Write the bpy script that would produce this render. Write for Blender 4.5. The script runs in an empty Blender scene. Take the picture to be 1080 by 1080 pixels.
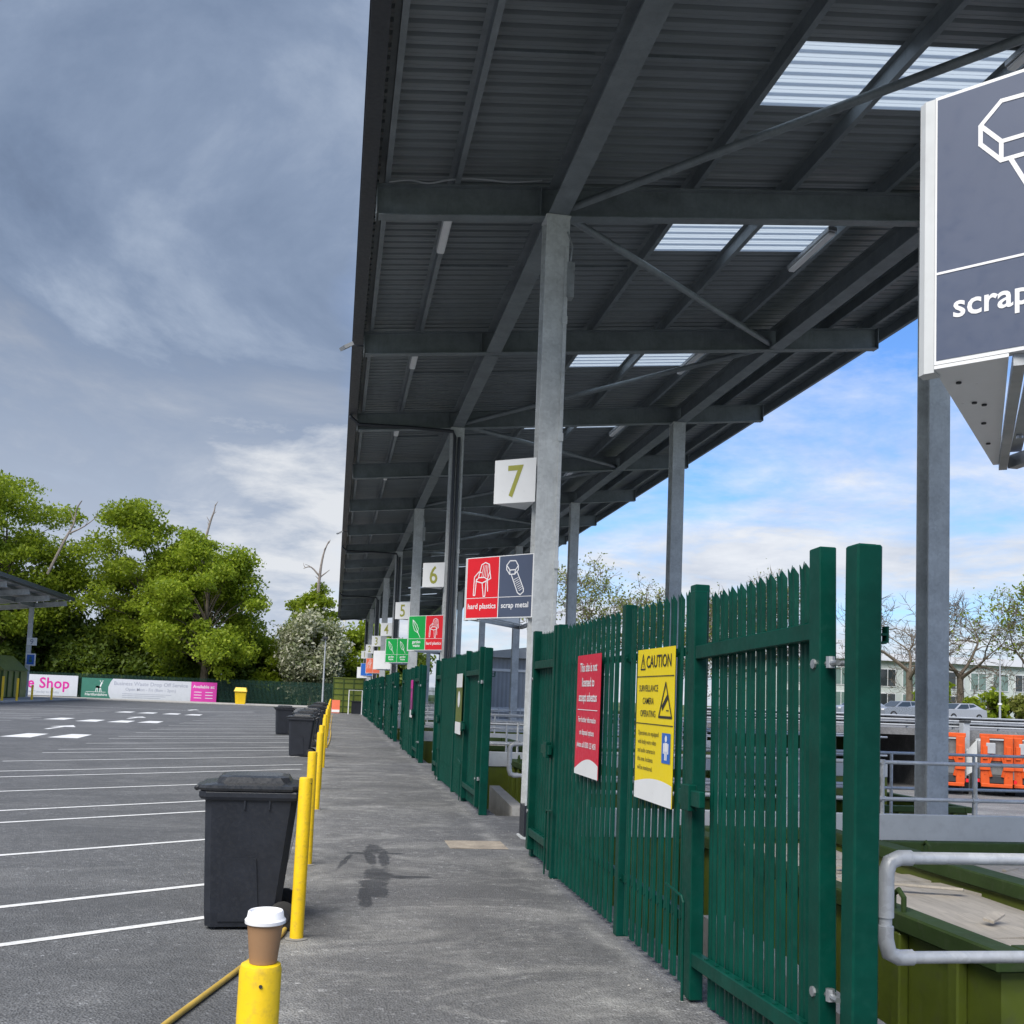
import bpy, math, random
import numpy as np
from mathutils import Vector, Matrix
R = math.radians
S = bpy.context.scene
COL = S.collection

# ------------------------------------------------------------------ helpers
class MB:
    """collects polygons in world coordinates, links them as ONE mesh object"""
    def __init__(s): s.v=[]; s.f=[]; s.m=[]; s.mi=0
    def poly(s, pts):
        n=len(s.v); s.v+= [tuple(p) for p in pts]; s.f.append(tuple(range(n,n+len(pts)))); s.m.append(s.mi)
    def mesh(s, vs, fs):
        n=len(s.v); s.v+=[tuple(p) for p in vs]
        for f in fs: s.f.append(tuple(i+n for i in f)); s.m.append(s.mi)
    def box(s,x0,x1,y0,y1,z0,z1):
        s.mesh([(x0,y0,z0),(x1,y0,z0),(x1,y1,z0),(x0,y1,z0),(x0,y0,z1),(x1,y0,z1),(x1,y1,z1),(x0,y1,z1)],
               [(0,3,2,1),(4,5,6,7),(0,1,5,4),(1,2,6,5),(2,3,7,6),(3,0,4,7)])
    def bbox(s,x0,x1,y0,y1,z0,z1,b=.006):
        """box with chamfered edges"""
        X=(x0,x1);Y=(y0,y1);Z=(z0,z1); V={}; vs=[]
        for i in (0,1):
            for j in (0,1):
                for k in (0,1):
                    for a in (0,1,2):
                        sx=1-2*i; sy=1-2*j; sz=1-2*k
                        p=[X[i]+sx*b*(a!=0),Y[j]+sy*b*(a!=1),Z[k]+sz*b*(a!=2)]
                        V[i,j,k,a]=len(vs); vs.append(p)
        fs=[]
        for i in (0,1):
            q=[V[i,0,0,0],V[i,1,0,0],V[i,1,1,0],V[i,0,1,0]]; fs.append(q if i else q[::-1])
            q=[V[0,i,0,1],V[1,i,0,1],V[1,i,1,1],V[0,i,1,1]]; fs.append(q[::-1] if i else q)
            q=[V[0,0,i,2],V[1,0,i,2],V[1,1,i,2],V[0,1,i,2]]; fs.append(q if i else q[::-1])
        for i in (0,1):
            for j in (0,1):
                fs.append([V[i,j,0,0],V[i,j,1,0],V[i,j,1,1],V[i,j,0,1]])
                fs.append([V[i,0,j,0],V[i,1,j,0],V[i,1,j,2],V[i,0,j,2]])
                fs.append([V[0,i,j,1],V[1,i,j,1],V[1,i,j,2],V[0,i,j,2]])
                for k in (0,1): fs.append([V[i,j,k,0],V[i,j,k,1],V[i,j,k,2]])
        s.mesh(vs,[tuple(f) for f in fs])
    def beam(s,p0,p1,w,h,up=(0,0,1)):
        p0=Vector(p0);p1=Vector(p1);d=(p1-p0).normalized(); u=Vector(up); r=d.cross(u)
        if r.length<1e-4: r=Vector((1,0,0))
        r.normalize(); u=r.cross(d).normalized(); c=[]
        for p in (p0,p1):
            for a,b in ((-1,-1),(1,-1),(1,1),(-1,1)): c.append(p+r*(a*w/2)+u*(b*h/2))
        s.mesh(c,[(3,2,1,0),(4,5,6,7),(0,1,5,4),(1,2,6,5),(2,3,7,6),(3,0,4,7)])
    def ibeam(s,p0,p1,w,h,tf=.016,tw=.01,up=(0,0,1)):
        """H section from p0 to p1, w = flange width, h = depth along up"""
        p0=Vector(p0);p1=Vector(p1);d=(p1-p0).normalized();u=Vector(up); r=d.cross(u).normalized(); u=r.cross(d).normalized()
        pr=[(-w/2,-h/2),(w/2,-h/2),(w/2,-h/2+tf),(tw/2,-h/2+tf),(tw/2,h/2-tf),(w/2,h/2-tf),(w/2,h/2),(-w/2,h/2),(-w/2,h/2-tf),(-tw/2,h/2-tf),(-tw/2,-h/2+tf),(-w/2,-h/2+tf)]
        n=len(pr); c=[p0+r*a+u*b for a,b in pr]+[p1+r*a+u*b for a,b in pr]
        fs=[(i,(i+1)%n,n+(i+1)%n,n+i) for i in range(n)]
        for o in (0,n): fs+=[(o+0,o+1,o+2,o+11),(o+3,o+4,o+9,o+10),(o+5,o+6,o+7,o+8)]
        s.mesh(c,fs)
    def tube(s,pts,rad,n=8,cap=True):
        pts=[Vector(p) for p in pts]; m=len(pts)
        rad=[rad]*m if not hasattr(rad,'__len__') else rad
        vs=[];prev=None
        for i,p in enumerate(pts):
            t=(pts[min(i+1,m-1)]-pts[max(i-1,0)]).normalized()
            if prev is None:
                a=Vector((0,0,1)) if abs(t.z)<.9 else Vector((1,0,0)); prev=t.cross(a).normalized()
            else:
                prev=(prev-t*prev.dot(t)).normalized()
            b=t.cross(prev)
            for k in range(n):
                an=2*math.pi*k/n; vs.append(p+(prev*math.cos(an)+b*math.sin(an))*rad[i])
        fs=[(i*n+k,i*n+(k+1)%n,(i+1)*n+(k+1)%n,(i+1)*n+k) for i in range(m-1) for k in range(n)]
        if cap: fs+=[tuple(range(n-1,-1,-1)),tuple((m-1)*n+k for k in range(n))]
        s.mesh(vs,fs)
    def lathe(s,c,prof,n=24):
        c=Vector(c);vs=[];m=len(prof)
        for r,z in prof:
            for k in range(n):
                a=2*math.pi*k/n; vs.append((c.x+r*math.cos(a),c.y+r*math.sin(a),c.z+z))
        fs=[(i*n+k,i*n+(k+1)%n,(i+1)*n+(k+1)%n,(i+1)*n+k) for i in range(m-1) for k in range(n)]
        fs+=[tuple(range(n-1,-1,-1)),tuple((m-1)*n+k for k in range(n))]
        s.mesh(vs,fs)
    def prism(s,pts,d):
        """extrude planar polygon pts by vector d"""
        n=len(pts);d=Vector(d);a=[Vector(p) for p in pts]
        s.mesh(a+[p+d for p in a],[tuple(range(n-1,-1,-1)),tuple(range(n,2*n))]+[(i,(i+1)%n,n+(i+1)%n,n+i) for i in range(n)])
    def build(s,name,mat,parent=None,smooth=False,local=False):
        me=bpy.data.meshes.new(name)
        o=(0,0,0) if (parent is None or local) else wloc(parent)
        me.from_pydata([(a-o[0],b-o[1],c-o[2]) for a,b,c in s.v],[],s.f)
        for m in (mat if isinstance(mat,(list,tuple)) else [mat]): me.materials.append(m)
        if isinstance(mat,(list,tuple)): me.polygons.foreach_set('material_index',s.m)
        if smooth:
            me.polygons.foreach_set('use_smooth',[True]*len(me.polygons))
            try: me.set_sharp_from_angle(angle=R(38))
            except Exception: pass
        ob=bpy.data.objects.new(name,me); COL.objects.link(ob)
        if parent is not None: ob.parent=parent
        return ob
def wloc(o):
    l=Vector((0,0,0))
    while o is not None: l+=Vector(o.location); o=o.parent
    return l
def tag(o,label=None,cat=None,group=None,kind=None):
    if label: o['label']=label
    if cat: o['category']=cat
    if group: o['group']=group
    if kind: o['kind']=kind
    return o
def thing(name,label,cat,loc=(0,0,0),group=None,rz=0):
    o=bpy.data.objects.new(name,None); COL.objects.link(o); o.location=loc; o.rotation_euler=(0,0,rz); o.empty_display_size=.2
    return tag(o,label,cat,group)
def struct(name,mb,mat,**k): return tag(mb.build(name,mat,**k),kind='structure')
def copy_tree(o,parent=None,loc=None,rz=None,label=None,group=None):
    c=o.copy(); COL.objects.link(c)
    if parent is not None: c.parent=parent
    if loc is not None: c.location=loc
    if rz is not None: c.rotation_euler=(0,0,rz)
    if label: c['label']=label
    if group: c['group']=group
    for ch in list(o.children): copy_tree(ch,c)
    return c
def words(k): return ['first','second','third','fourth','fifth','sixth','seventh','eighth','ninth','tenth','eleventh','twelfth','thirteenth','fourteenth','fifteenth','sixteenth','seventeenth','eighteenth','nineteenth','twentieth','twenty-first','twenty-second','twenty-third','twenty-fourth','twenty-fifth'][k]

def curve_pts(pts,n=6):
    out=[];P_=[Vector(p) for p in pts]
    for i in range(len(P_)-1):
        a=P_[max(i-1,0)];b=P_[i];c=P_[i+1];d=P_[min(i+2,len(P_)-1)]
        for j in range(n):
            u=j/n; out.append(.5*((2*b)+(c-a)*u+(2*a-5*b+4*c-d)*u*u+(-a+3*b-3*c+d)*u**3))
    out.append(P_[-1]); return out
# ------------------------------------------------------------------ materials
def nodes(name):
    m=bpy.data.materials.new(name); m.use_nodes=True; nt=m.node_tree
    return m,nt,nt.nodes['Principled BSDF']
def N(nt,t,**kw):
    n=nt.nodes.new(t)
    for k,v in kw.items():
        if k in n.inputs.keys() if hasattr(n.inputs,'keys') else False: n.inputs[k].default_value=v
        else: setattr(n,k,v)
    return n
def coords(nt,scale=(1,1,1),kind='Object'):
    tc=N(nt,'ShaderNodeTexCoord'); mp=N(nt,'ShaderNodeMapping'); mp.inputs['Scale'].default_value=scale
    nt.links.new(tc.outputs[kind],mp.inputs[0]); return mp.outputs[0]
def noise(nt,vec,scale,detail=4,rough=.55,dist=0):
    n=N(nt,'ShaderNodeTexNoise'); n.inputs['Scale'].default_value=scale; n.inputs['Detail'].default_value=detail; n.inputs['Roughness'].default_value=rough; n.inputs['Distortion'].default_value=dist
    nt.links.new(vec,n.inputs['Vector']); return n.outputs['Fac']
def ramp(nt,fac,stops):
    r=N(nt,'ShaderNodeValToRGB'); el=r.color_ramp.elements
    while len(el)<len(stops): el.new(.5)
    for e,(p,c) in zip(el,stops):
        e.position=p; e.color=(c[0],c[1],c[2],1) if hasattr(c,'__len__') else (c,c,c,1)
    nt.links.new(fac,r.inputs[0]); return r.outputs[0]
def mixc(nt,fac,a,b,mode='MIX'):
    m=N(nt,'ShaderNodeMix'); m.data_type='RGBA'; m.blend_type=mode
    for sock,val in ((m.inputs['Factor'],fac),(m.inputs[6],a),(m.inputs[7],b)):
        if hasattr(val,'links') or isinstance(val,bpy.types.NodeSocket): nt.links.new(val,sock)
        elif hasattr(val,'__len__'): sock.default_value=(val[0],val[1],val[2],1)
        else: sock.default_value=val
    return m.outputs[2]
def math_(nt,op,a,b=None,clamp=False):
    m=N(nt,'ShaderNodeMath'); m.operation=op; m.use_clamp=clamp
    for i,v in enumerate((a,b)):
        if v is None: continue
        if isinstance(v,bpy.types.NodeSocket): nt.links.new(v,m.inputs[i])
        else: m.inputs[i].default_value=v
    return m.outputs[0]
def bump(nt,bsdf,h,strength=.3,dist=.01):
    b=N(nt,'ShaderNodeBump'); b.inputs['Strength'].default_value=strength; b.inputs['Distance'].default_value=dist
    nt.links.new(h,b.inputs['Height']); nt.links.new(b.outputs[0],bsdf.inputs['Normal'])
def paint(name,c,rough=.45,metal=0,var=.12,scale=3.,dirt=.0,dirtc=(.12,.11,.10),bmp=0,spec=.5,stretch=(1,1,1)):
    m,nt,b=nodes(name)
    v=coords(nt,stretch); n1=noise(nt,v,scale,6,.6); n2=noise(nt,v,scale*7,3,.6)
    lo=[x*(1-var) for x in c]; hi=[min(1,x*(1+var)) for x in c]
    col=ramp(nt,n1,[(.3,lo),(.7,hi)])
    if dirt>0:
        f=ramp(nt,n2,[(.52,0),(.78,dirt)]); col=mixc(nt,f,col,dirtc)
    nt.links.new(col,b.inputs['Base Color'])
    rr=ramp(nt,n2,[(.3,max(0,rough-.08)),(.7,min(1,rough+.1))]); nt.links.new(rr,b.inputs['Roughness'])
    b.inputs['Metallic'].default_value=metal; b.inputs['Specular IOR Level'].default_value=spec
    if bmp: bump(nt,b,n2,bmp,.004)
    return m
def galv(name,c=(.42,.44,.46),rough=.42,metal=.75):
    m,nt,b=nodes(name); v=coords(nt)
    vo=N(nt,'ShaderNodeTexVoronoi'); vo.inputs['Scale'].default_value=28; nt.links.new(v,vo.inputs['Vector'])
    n=noise(nt,v,2.5,6,.65); n2=noise(nt,coords(nt,(9,9,.7)),3,4,.6)
    a=ramp(nt,n,[(.3,[x*.72 for x in c]),(.7,[x*1.18 for x in c])])
    w=N(nt,'ShaderNodeSeparateColor'); nt.links.new(vo.outputs['Color'],w.inputs[0])
    a=mixc(nt,.16,a,ramp(nt,w.outputs[0],[(0,[x*.6 for x in c]),(1,[min(1,x*1.5) for x in c])]))
    a=mixc(nt,ramp(nt,n2,[(.55,0),(.75,.35)]),a,[x*.6 for x in c])
    nt.links.new(a,b.inputs['Base Color']); b.inputs['Metallic'].default_value=metal
    nt.links.new(ramp(nt,w.outputs[0],[(0,rough-.1),(1,rough+.14)]),b.inputs['Roughness'])
    return m
def asphalt(name,base,dust,dustamt,rough=.88,edge=False,fence=False,stain=()):
    m,nt,b=nodes(name); v=coords(nt)
    fine=noise(nt,v,70,3,.75); mid=noise(nt,v,7,7,.7); big=noise(nt,v,.55,8,.62,.7)
    streak=noise(nt,coords(nt,(.62,1.35,1)),.75,8,.62,1.1)
    vo=N(nt,'ShaderNodeTexVoronoi'); vo.inputs['Scale'].default_value=70; nt.links.new(v,vo.inputs['Vector'])
    sep=N(nt,'ShaderNodeSeparateColor'); nt.links.new(vo.outputs['Color'],sep.inputs[0])
    vo2=N(nt,'ShaderNodeTexVoronoi'); vo2.inputs['Scale'].default_value=42; nt.links.new(v,vo2.inputs['Vector'])
    s2=N(nt,'ShaderNodeSeparateColor'); nt.links.new(vo2.outputs['Color'],s2.inputs[0])
    B=lambda k:[min(1,x*k) for x in base]
    col=ramp(nt,sep.outputs[0],[(0,B(.5)),(.35,B(.8)),(.65,B(1.1)),(.9,B(1.55)),(1,B(2.1))])
    col=mixc(nt,.45,col,ramp(nt,fine,[(.30,B(.42)),(.5,B(1)),(.72,B(1.9))]))
    col=mixc(nt,ramp(nt,s2.outputs[1],[(.980,0),(.994,.55)]),col,B(3.2))
    col=mixc(nt,ramp(nt,mid,[(.36,.38),(.60,0)]),col,B(.6))
    col=mixc(nt,ramp(nt,big,[(.42,.5),(.60,0)]),col,B(.62))
    d=math_(nt,'MULTIPLY',ramp(nt,streak,[(.50,0),(.66,dustamt)]),ramp(nt,mid,[(.32,.35),(.62,1)]))
    ln=math_(nt,'SUBTRACT',1.0,math_(nt,'MULTIPLY',math_(nt,'ABSOLUTE',math_(nt,'SUBTRACT',streak,.47)),38.0),True)
    d=math_(nt,'MAXIMUM',d,math_(nt,'MULTIPLY',math_(nt,'MULTIPLY',ln,dustamt*.55),ramp(nt,mid,[(.38,0),(.6,1)])))
    if edge or fence:
        sx_=N(nt,'ShaderNodeSeparateXYZ'); nt.links.new(v,sx_.inputs[0])
        for c,wd,am,on in ((-.16,.34,.85,edge),(1.97,.16,1.0,fence)):
            if not on: continue
            e=math_(nt,'SUBTRACT',1.0,math_(nt,'MULTIPLY',math_(nt,'ABSOLUTE',math_(nt,'SUBTRACT',math_(nt,'ADD',sx_.outputs[0],math_(nt,'MULTIPLY',math_(nt,'SUBTRACT',big,.5),.8)),c)),1/wd),True)
            d=math_(nt,'MAXIMUM',d,math_(nt,'MULTIPLY',math_(nt,'MULTIPLY',e,am*dustamt),ramp(nt,noise(nt,v,2.2,7,.7),[(.42,0),(.62,1)])))
    col=mixc(nt,d,col,mixc(nt,.45,dust,mixc(nt,1.0,col,(2.2,2.2,2.1),'MULTIPLY')))
    rgh=ramp(nt,big,[(.35,rough-.2),(.6,rough)])
    if stain:
        wob=noise(nt,v,5.5,5,.65); wob2=noise(nt,v,28,3,.6); msk=None
        for cx,cy,sx,sy,rt in stain:
            mp=N(nt,'ShaderNodeMapping'); mp.vector_type='TEXTURE'; mp.inputs['Location'].default_value=(cx,cy,0); mp.inputs['Rotation'].default_value=(0,0,rt); mp.inputs['Scale'].default_value=(sx,sy,1e3); nt.links.new(v,mp.inputs[0])
            ln_=N(nt,'ShaderNodeVectorMath'); ln_.operation='LENGTH'; nt.links.new(mp.outputs[0],ln_.inputs[0])
            q=math_(nt,'ADD',ln_.outputs['Value'],math_(nt,'ADD',math_(nt,'MULTIPLY',math_(nt,'SUBTRACT',wob,.5),1.7),math_(nt,'MULTIPLY',math_(nt,'SUBTRACT',wob2,.5),.5)))
            e=ramp(nt,q,[(.74,1),(1.0,0)]); msk=e if msk is None else math_(nt,'MAXIMUM',msk,e)
        msk=math_(nt,'MULTIPLY',msk,.9)
        col=mixc(nt,msk,col,mixc(nt,1.0,col,(.36,.37,.40),'MULTIPLY')); rgh=mixc(nt,msk,rgh,(.55,.55,.55))
    nt.links.new(col,b.inputs['Base Color'])
    nt.links.new(rgh,b.inputs['Roughness'])
    b.inputs['Specular IOR Level'].default_value=.3
    bump(nt,b,math_(nt,'ADD',fine,math_(nt,'MULTIPLY',vo.outputs['Distance'],1.6)),.9,.008)
    return m
def leafmat(name,cols,transl=.35,rough=.5):
    m,nt,b=nodes(name)
    g=N(nt,'ShaderNodeNewGeometry'); n=noise(nt,coords(nt),.55,3,.6)
    f=math_(nt,'ADD',math_(nt,'MULTIPLY',g.outputs['Random Per Island'],.55),math_(nt,'MULTIPLY',n,.55),True)
    col=ramp(nt,f,[(.12+.76*i/(len(cols)-1),c) for i,c in enumerate(cols)])
    nt.links.new(col,b.inputs['Base Color']); b.inputs['Roughness'].default_value=rough; b.inputs['Specular IOR Level'].default_value=.25
    t=N(nt,'ShaderNodeBsdfTranslucent'); nt.links.new(mixc(nt,.45,col,(.34,.46,.03)),t.inputs['Color'])
    mx=N(nt,'ShaderNodeMixShader'); mx.inputs[0].default_value=transl
    out=nt.nodes['Material Output']; nt.links.new(b.outputs[0],mx.inputs[1]); nt.links.new(t.outputs[0],mx.inputs[2]); nt.links.new(mx.outputs[0],out.inputs[0])
    return m
def ribbed(name,c,axis,pitch,amount=.5):
    """corrugated cladding: real colour plus a bump wave"""
    m,nt,b=nodes(name); tc=N(nt,'ShaderNodeTexCoord'); w=N(nt,'ShaderNodeTexWave'); w.wave_type='BANDS'; w.bands_direction=axis
    w.inputs['Scale'].default_value=2*math.pi/pitch/20; nt.links.new(tc.outputs['Object'],w.inputs['Vector'])
    n=noise(nt,tc.outputs['Object'],.8,5,.6)
    nt.links.new(ramp(nt,n,[(.3,[x*.85 for x in c]),(.7,[x*1.1 for x in c])]),b.inputs['Base Color']); b.inputs['Roughness'].default_value=.5
    bump(nt,b,w.outputs['Fac'],amount,.03); return m

M={}
M['asphalt']=asphalt('asphalt_carpark',(.128,.133,.142),(.24,.24,.245),.40)
STAIN=((.455,10.8,.06,.62,.02),(.60,10.75,.065,.70,-.03),(.53,11.35,.11,.36,0),(.34,11.05,.15,.08,-.10),(.20,10.55,.035,.55,-.16),(.70,11.05,.14,.06,.05),(.50,9.75,.16,.40,0),(.74,9.66,.26,.10,-.04),(.35,8.75,.065,.55,-.03),(.45,8.95,.12,.32,0),(.43,9.3,.15,.3,0))
M['walk']=asphalt('asphalt_walkway',(.158,.160,.166),(.40,.395,.38),.75,edge=True,fence=True,stain=STAIN)
M['yard']=asphalt('asphalt_yard',(.2,.2,.205),(.3,.3,.29),.5)
M['marking']=paint('road_paint',(.66,.67,.68),.75,var=.12,scale=4,dirt=.75,dirtc=(.2,.205,.215),bmp=.3)
M['concrete']=paint('concrete',(.36,.35,.33),.85,var=.15,scale=4,dirt=.3,bmp=.3)
M['footing']=paint('dusty_mortar',(.20,.195,.185),.9,var=.2,scale=9)
M['terrain']=paint('grass_ground',(.07,.10,.03),.9,var=.4,scale=1.5)
M['green']=paint('green_steel',(.001,.050,.035),.42,spec=.16,var=.26,scale=3.5,dirt=.22,dirtc=(.012,.085,.065),bmp=.12)
M['greenfar']=paint('fence_green_far',(.004,.034,.022),.6,var=.2,scale=2)
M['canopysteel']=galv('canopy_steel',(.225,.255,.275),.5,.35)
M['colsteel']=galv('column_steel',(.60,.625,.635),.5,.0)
M['sheet']=paint('roof_sheet_grey',(.20,.225,.24),.42,var=.12,scale=2,stretch=(.3,3,1))
M['gutter']=paint('gutter_dark',(.03,.035,.045),.45)
M['galv']=galv('galvanised')
M['pipe']=galv('galvanised_pipe',(.60,.615,.63),.42,.15)
M['white']=paint('white_paint',(.76,.77,.79),.4,var=.05,scale=3,dirt=.08)
M['signwhite']=paint('sign_white',(.80,.81,.82),.35,var=.03)
M['black']=paint('black_plastic',(.017,.020,.028),.42,var=.2,scale=5,dirt=.15,dirtc=(.06,.06,.065),bmp=.12)
M['blacklid']=paint('black_lid',(.022,.024,.028),.3,var=.2,scale=6,dirt=.2,dirtc=(.1,.1,.1))
M['rubber']=paint('rubber',(.02,.02,.02),.8)
M['yellow']=paint('yellow_bollard',(.80,.53,.008),.42,var=.10,scale=5,dirt=.5,dirtc=(.30,.21,.05),bmp=.15)
M['olive']=paint('olive_container',(.115,.150,.020),.45,var=.22,scale=1.6,dirt=.35,dirtc=(.10,.10,.06))
M['olivedark']=paint('dark_green_rim',(.045,.078,.024),.7,spec=.2,var=.2,scale=2,dirt=.3,dirtc=(.12,.13,.1))
M['wood']=paint('waste_wood',(.50,.45,.38),.8,var=.2,scale=3,dirt=.4,dirtc=(.2,.18,.15),stretch=(3,.3,1))
M['red']=paint('sign_red',(.72,.008,.018),.4,var=.04)
M['crimson']=paint('sign_crimson',(.64,.010,.045),.4,var=.04)
M['slate']=paint('sign_slate',(.072,.092,.150),.42,var=.04)
M['sgreen']=paint('sign_green',(.0,.34,.055),.4,var=.04)
M['sblue']=paint('sign_blue',(.02,.13,.52),.4,var=.04)
M['sorange']=paint('sign_orange',(.75,.16,.08),.5,var=.05)
M['syellow']=paint('sign_yellow',(.86,.66,.0),.4,var=.03)
M['spink']=paint('banner_pink',(.70,.05,.40),.5,var=.04)
M['magenta']=paint('lettering_magenta',(.60,.02,.30),.5)
M['banner']=paint('banner_white',(.56,.58,.64),.55,var=.04)
M['bannergreen']=paint('banner_green',(.035,.17,.125),.55,var=.06)
M['ltext']=paint('lettering_grey',(.33,.35,.43),.55)
M['letter']=paint('lettering_white',(.8,.8,.82),.5,var=.02)
M['ink']=paint('lettering_black',(.02,.02,.02),.5)
M['gold']=paint('lettering_olive',(.34,.34,.055),.45,var=.06)
M['kraft']=paint('kraft_paper',(.30,.17,.085),.75,var=.06,scale=8)
M['lid']=paint('white_cup_lid',(.8,.8,.82),.35,var=.02)
M['hose']=paint('tan_hose',(.50,.34,.07),.5,var=.15,scale=6)
M['purple']=paint('sign_purple',(.22,.03,.16),.45)
M['orange']=paint('orange_truck_paint',(.62,.085,.010),.4,var=.12,scale=3,dirt=.25,dirtc=(.2,.08,.04))
M['truckwhite']=paint('truck_white',(.5,.52,.52),.5,var=.1,scale=2,dirt=.3)
M['truckgrey']=paint('truck_grey',(.16,.165,.17),.6,var=.25,scale=3,dirt=.4,dirtc=(.08,.06,.05))
M['darkmetal']=paint('dark_metal',(.03,.032,.036),.6,var=.2)
M['bark']=paint('bark',(.13,.105,.08),.9,var=.3,scale=4,bmp=.4)
M['barkgrey']=paint('grey_deadwood',(.23,.20,.18),.9,var=.25,scale=4)
M['steelgrey']=paint('armco_grey',(.36,.38,.41),.5,var=.12)
M['slab']=paint('painted_kerb_panel',(.58,.60,.61),.5,var=.07,scale=1.2,dirt=.2,dirtc=(.28,.28,.28))
M['clad']=ribbed('grey_cladding',(.30,.32,.35),'X',.25)
M['bldg']=paint('pale_render',(.55,.60,.58),.7,var=.06)
M['bldroof']=paint('pale_roof',(.42,.43,.43),.7,var=.08)
M['manhole']=paint('cover_concrete',(.33,.285,.23),.85,var=.3,scale=6,dirt=.6,dirtc=(.16,.15,.14),bmp=.4)
M['car_silver']=paint('car_silver',(.30,.33,.37),.25,metal=.4,var=.03)
M['car_white']=paint('car_white',(.44,.46,.50),.2,metal=.3,var=.03)
M['car_blue']=paint('car_greyblue',(.3,.34,.40),.25,metal=.3,var=.03)
def glassy(name,c,rough=.08):
    m,nt,b=nodes(name); b.inputs['Base Color'].default_value=(*c,1); b.inputs['Roughness'].default_value=rough; b.inputs['Specular IOR Level'].default_value=.8; return m
M['glass']=glassy('window_glass',(.03,.04,.045))
M['bglass']=glassy('building_glass',(.16,.24,.22),.12)
def rooflightmat():
    m,nt,b=nodes('rooflight_grp'); b.inputs['Base Color'].default_value=(.86,.9,.93,1); b.inputs['Roughness'].default_value=.4
    t=N(nt,'ShaderNodeBsdfTranslucent'); t.inputs['Color'].default_value=(.64,.69,.73,1)
    tr=N(nt,'ShaderNodeBsdfTransparent'); tr.inputs['Color'].default_value=(.9,.94,.97,1)
    m1=N(nt,'ShaderNodeMixShader'); m1.inputs[0].default_value=.12; nt.links.new(t.outputs[0],m1.inputs[1]); nt.links.new(tr.outputs[0],m1.inputs[2])
    mx=N(nt,'ShaderNodeMixShader'); mx.inputs[0].default_value=.85; nt.links.new(b.outputs[0],mx.inputs[1]); nt.links.new(m1.outputs[0],mx.inputs[2])
    nt.links.new(mx.outputs[0],nt.nodes['Material Output'].inputs[0]); return m
M['rooflight']=rooflightmat()
M['leaf_oak']=leafmat('leaf_oak_spring',[(.10,.15,.018),(.20,.27,.022),(.32,.38,.03)],.5)
M['leaf_bright']=leafmat('leaf_bright_spring',[(.105,.165,.016),(.215,.295,.022),(.35,.41,.034)],.48)
M['leaf_dark']=leafmat('leaf_dark',[(.04,.07,.015),(.085,.13,.02),(.14,.19,.026)],.38)
M['leaf_pale']=leafmat('leaf_pale_young',[(.09,.12,.03),(.18,.20,.05),(.27,.27,.09)])
M['leaf_blossom']=leafmat('leaf_blossom',[(.07,.10,.035),(.17,.20,.10),(.42,.42,.31),(.62,.60,.50)],.3)

# ------------------------------------------------------------------ text and drawn marks
def text_geom(s,size,align='LEFT',bold=.0,space=1.0):
    cu=bpy.data.curves.new('t','FONT'); cu.body=s; cu.size=size; cu.align_x=align; cu.offset=bold*size; cu.space_character=space; cu.resolution_u=3; cu.fill_mode='FRONT'
    ob=bpy.data.objects.new('t',cu); COL.objects.link(ob)
    dg=bpy.context.evaluated_depsgraph_get(); me=ob.evaluated_get(dg).to_mesh()
    vs=[tuple(v.co) for v in me.vertices]; fs=[tuple(p.vertices) for p in me.polygons]
    ob.evaluated_get(dg).to_mesh_clear(); bpy.data.objects.remove(ob); bpy.data.curves.remove(cu)
    return vs,fs
class Panel:
    """flat drawing frame: origin at lower left, u right, v up, n towards the reader (all metres)"""
    def __init__(s,o,u,v=(0,0,1)): s.o=Vector(o);s.u=Vector(u).normalized();s.v=Vector(v).normalized();s.n=s.u.cross(s.v)
    def p(s,a,b,h=0): return s.o+s.u*a+s.v*b+s.n*h
    def text(s,mb,t,a,b,size,align='CENTER',bold=.012,h=.003,sx=1.0,space=1.0):
        vs,fs=text_geom(t,size,align,bold,space); mb.mesh([s.p(a+x*sx,b+y,h) for x,y,z in vs],fs)
    def rect(s,mb,a0,b0,a1,b1,h=.002,t=0):
        if t: mb.prism([s.p(a0,b0,h),s.p(a1,b0,h),s.p(a1,b1,h),s.p(a0,b1,h)],s.n*t)
        else: mb.poly([s.p(a0,b0,h),s.p(a1,b0,h),s.p(a1,b1,h),s.p(a0,b1,h)])
    def poly(s,mb,pts,h=.003): mb.poly([s.p(a,b,h) for a,b in pts])
    def stroke(s,mb,pts,w,h=.003,closed=False):
        pts=[Vector(p) for p in pts]
        if closed: pts=pts+[pts[0]]
        for i in range(len(pts)-1):
            a,b=pts[i],pts[i+1]; d=(b-a)
            if d.length<1e-6: continue
            d.normalize(); q=Vector((-d.y,d.x))*w/2; e=d*w*.3
            mb.poly([s.p(*(a-e-q),h+.0002*i/len(pts)),s.p(*(b+e-q),h+.0002*i/len(pts)),s.p(*(b+e+q),h+.0002*i/len(pts)),s.p(*(a-e+q),h+.0002*i/len(pts))])
def icon_bolt(P,mb,cx,cy,k,w):
    def q(x,y): return (cx+k*x,cy+k*y)
    P.stroke(mb,[q(-.30,.36),q(-.18,.48),q(.02,.47),q(.12,.33),q(.02,.22),q(-.18,.22)],w,closed=True)
    P.stroke(mb,[q(-.30,.36),q(-.30,.24),q(-.18,.10),q(.00,.10),q(.12,.21),q(.12,.33)],w)
    P.stroke(mb,[q(-.18,.22),q(-.18,.10)],w); P.stroke(mb,[q(.02,.22),q(.00,.10)],w)
    P.stroke(mb,[q(-.13,.10),q(.12,-.42),q(.22,-.48),q(.33,-.40),q(.33,-.32),q(.08,.17)],w)
    for i in range(7): 
        t=i/7; P.stroke(mb,[q(-.02+.22*t,-.06-.36*t),q(.12+.20*t,.00-.36*t)],w*.55)
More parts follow.
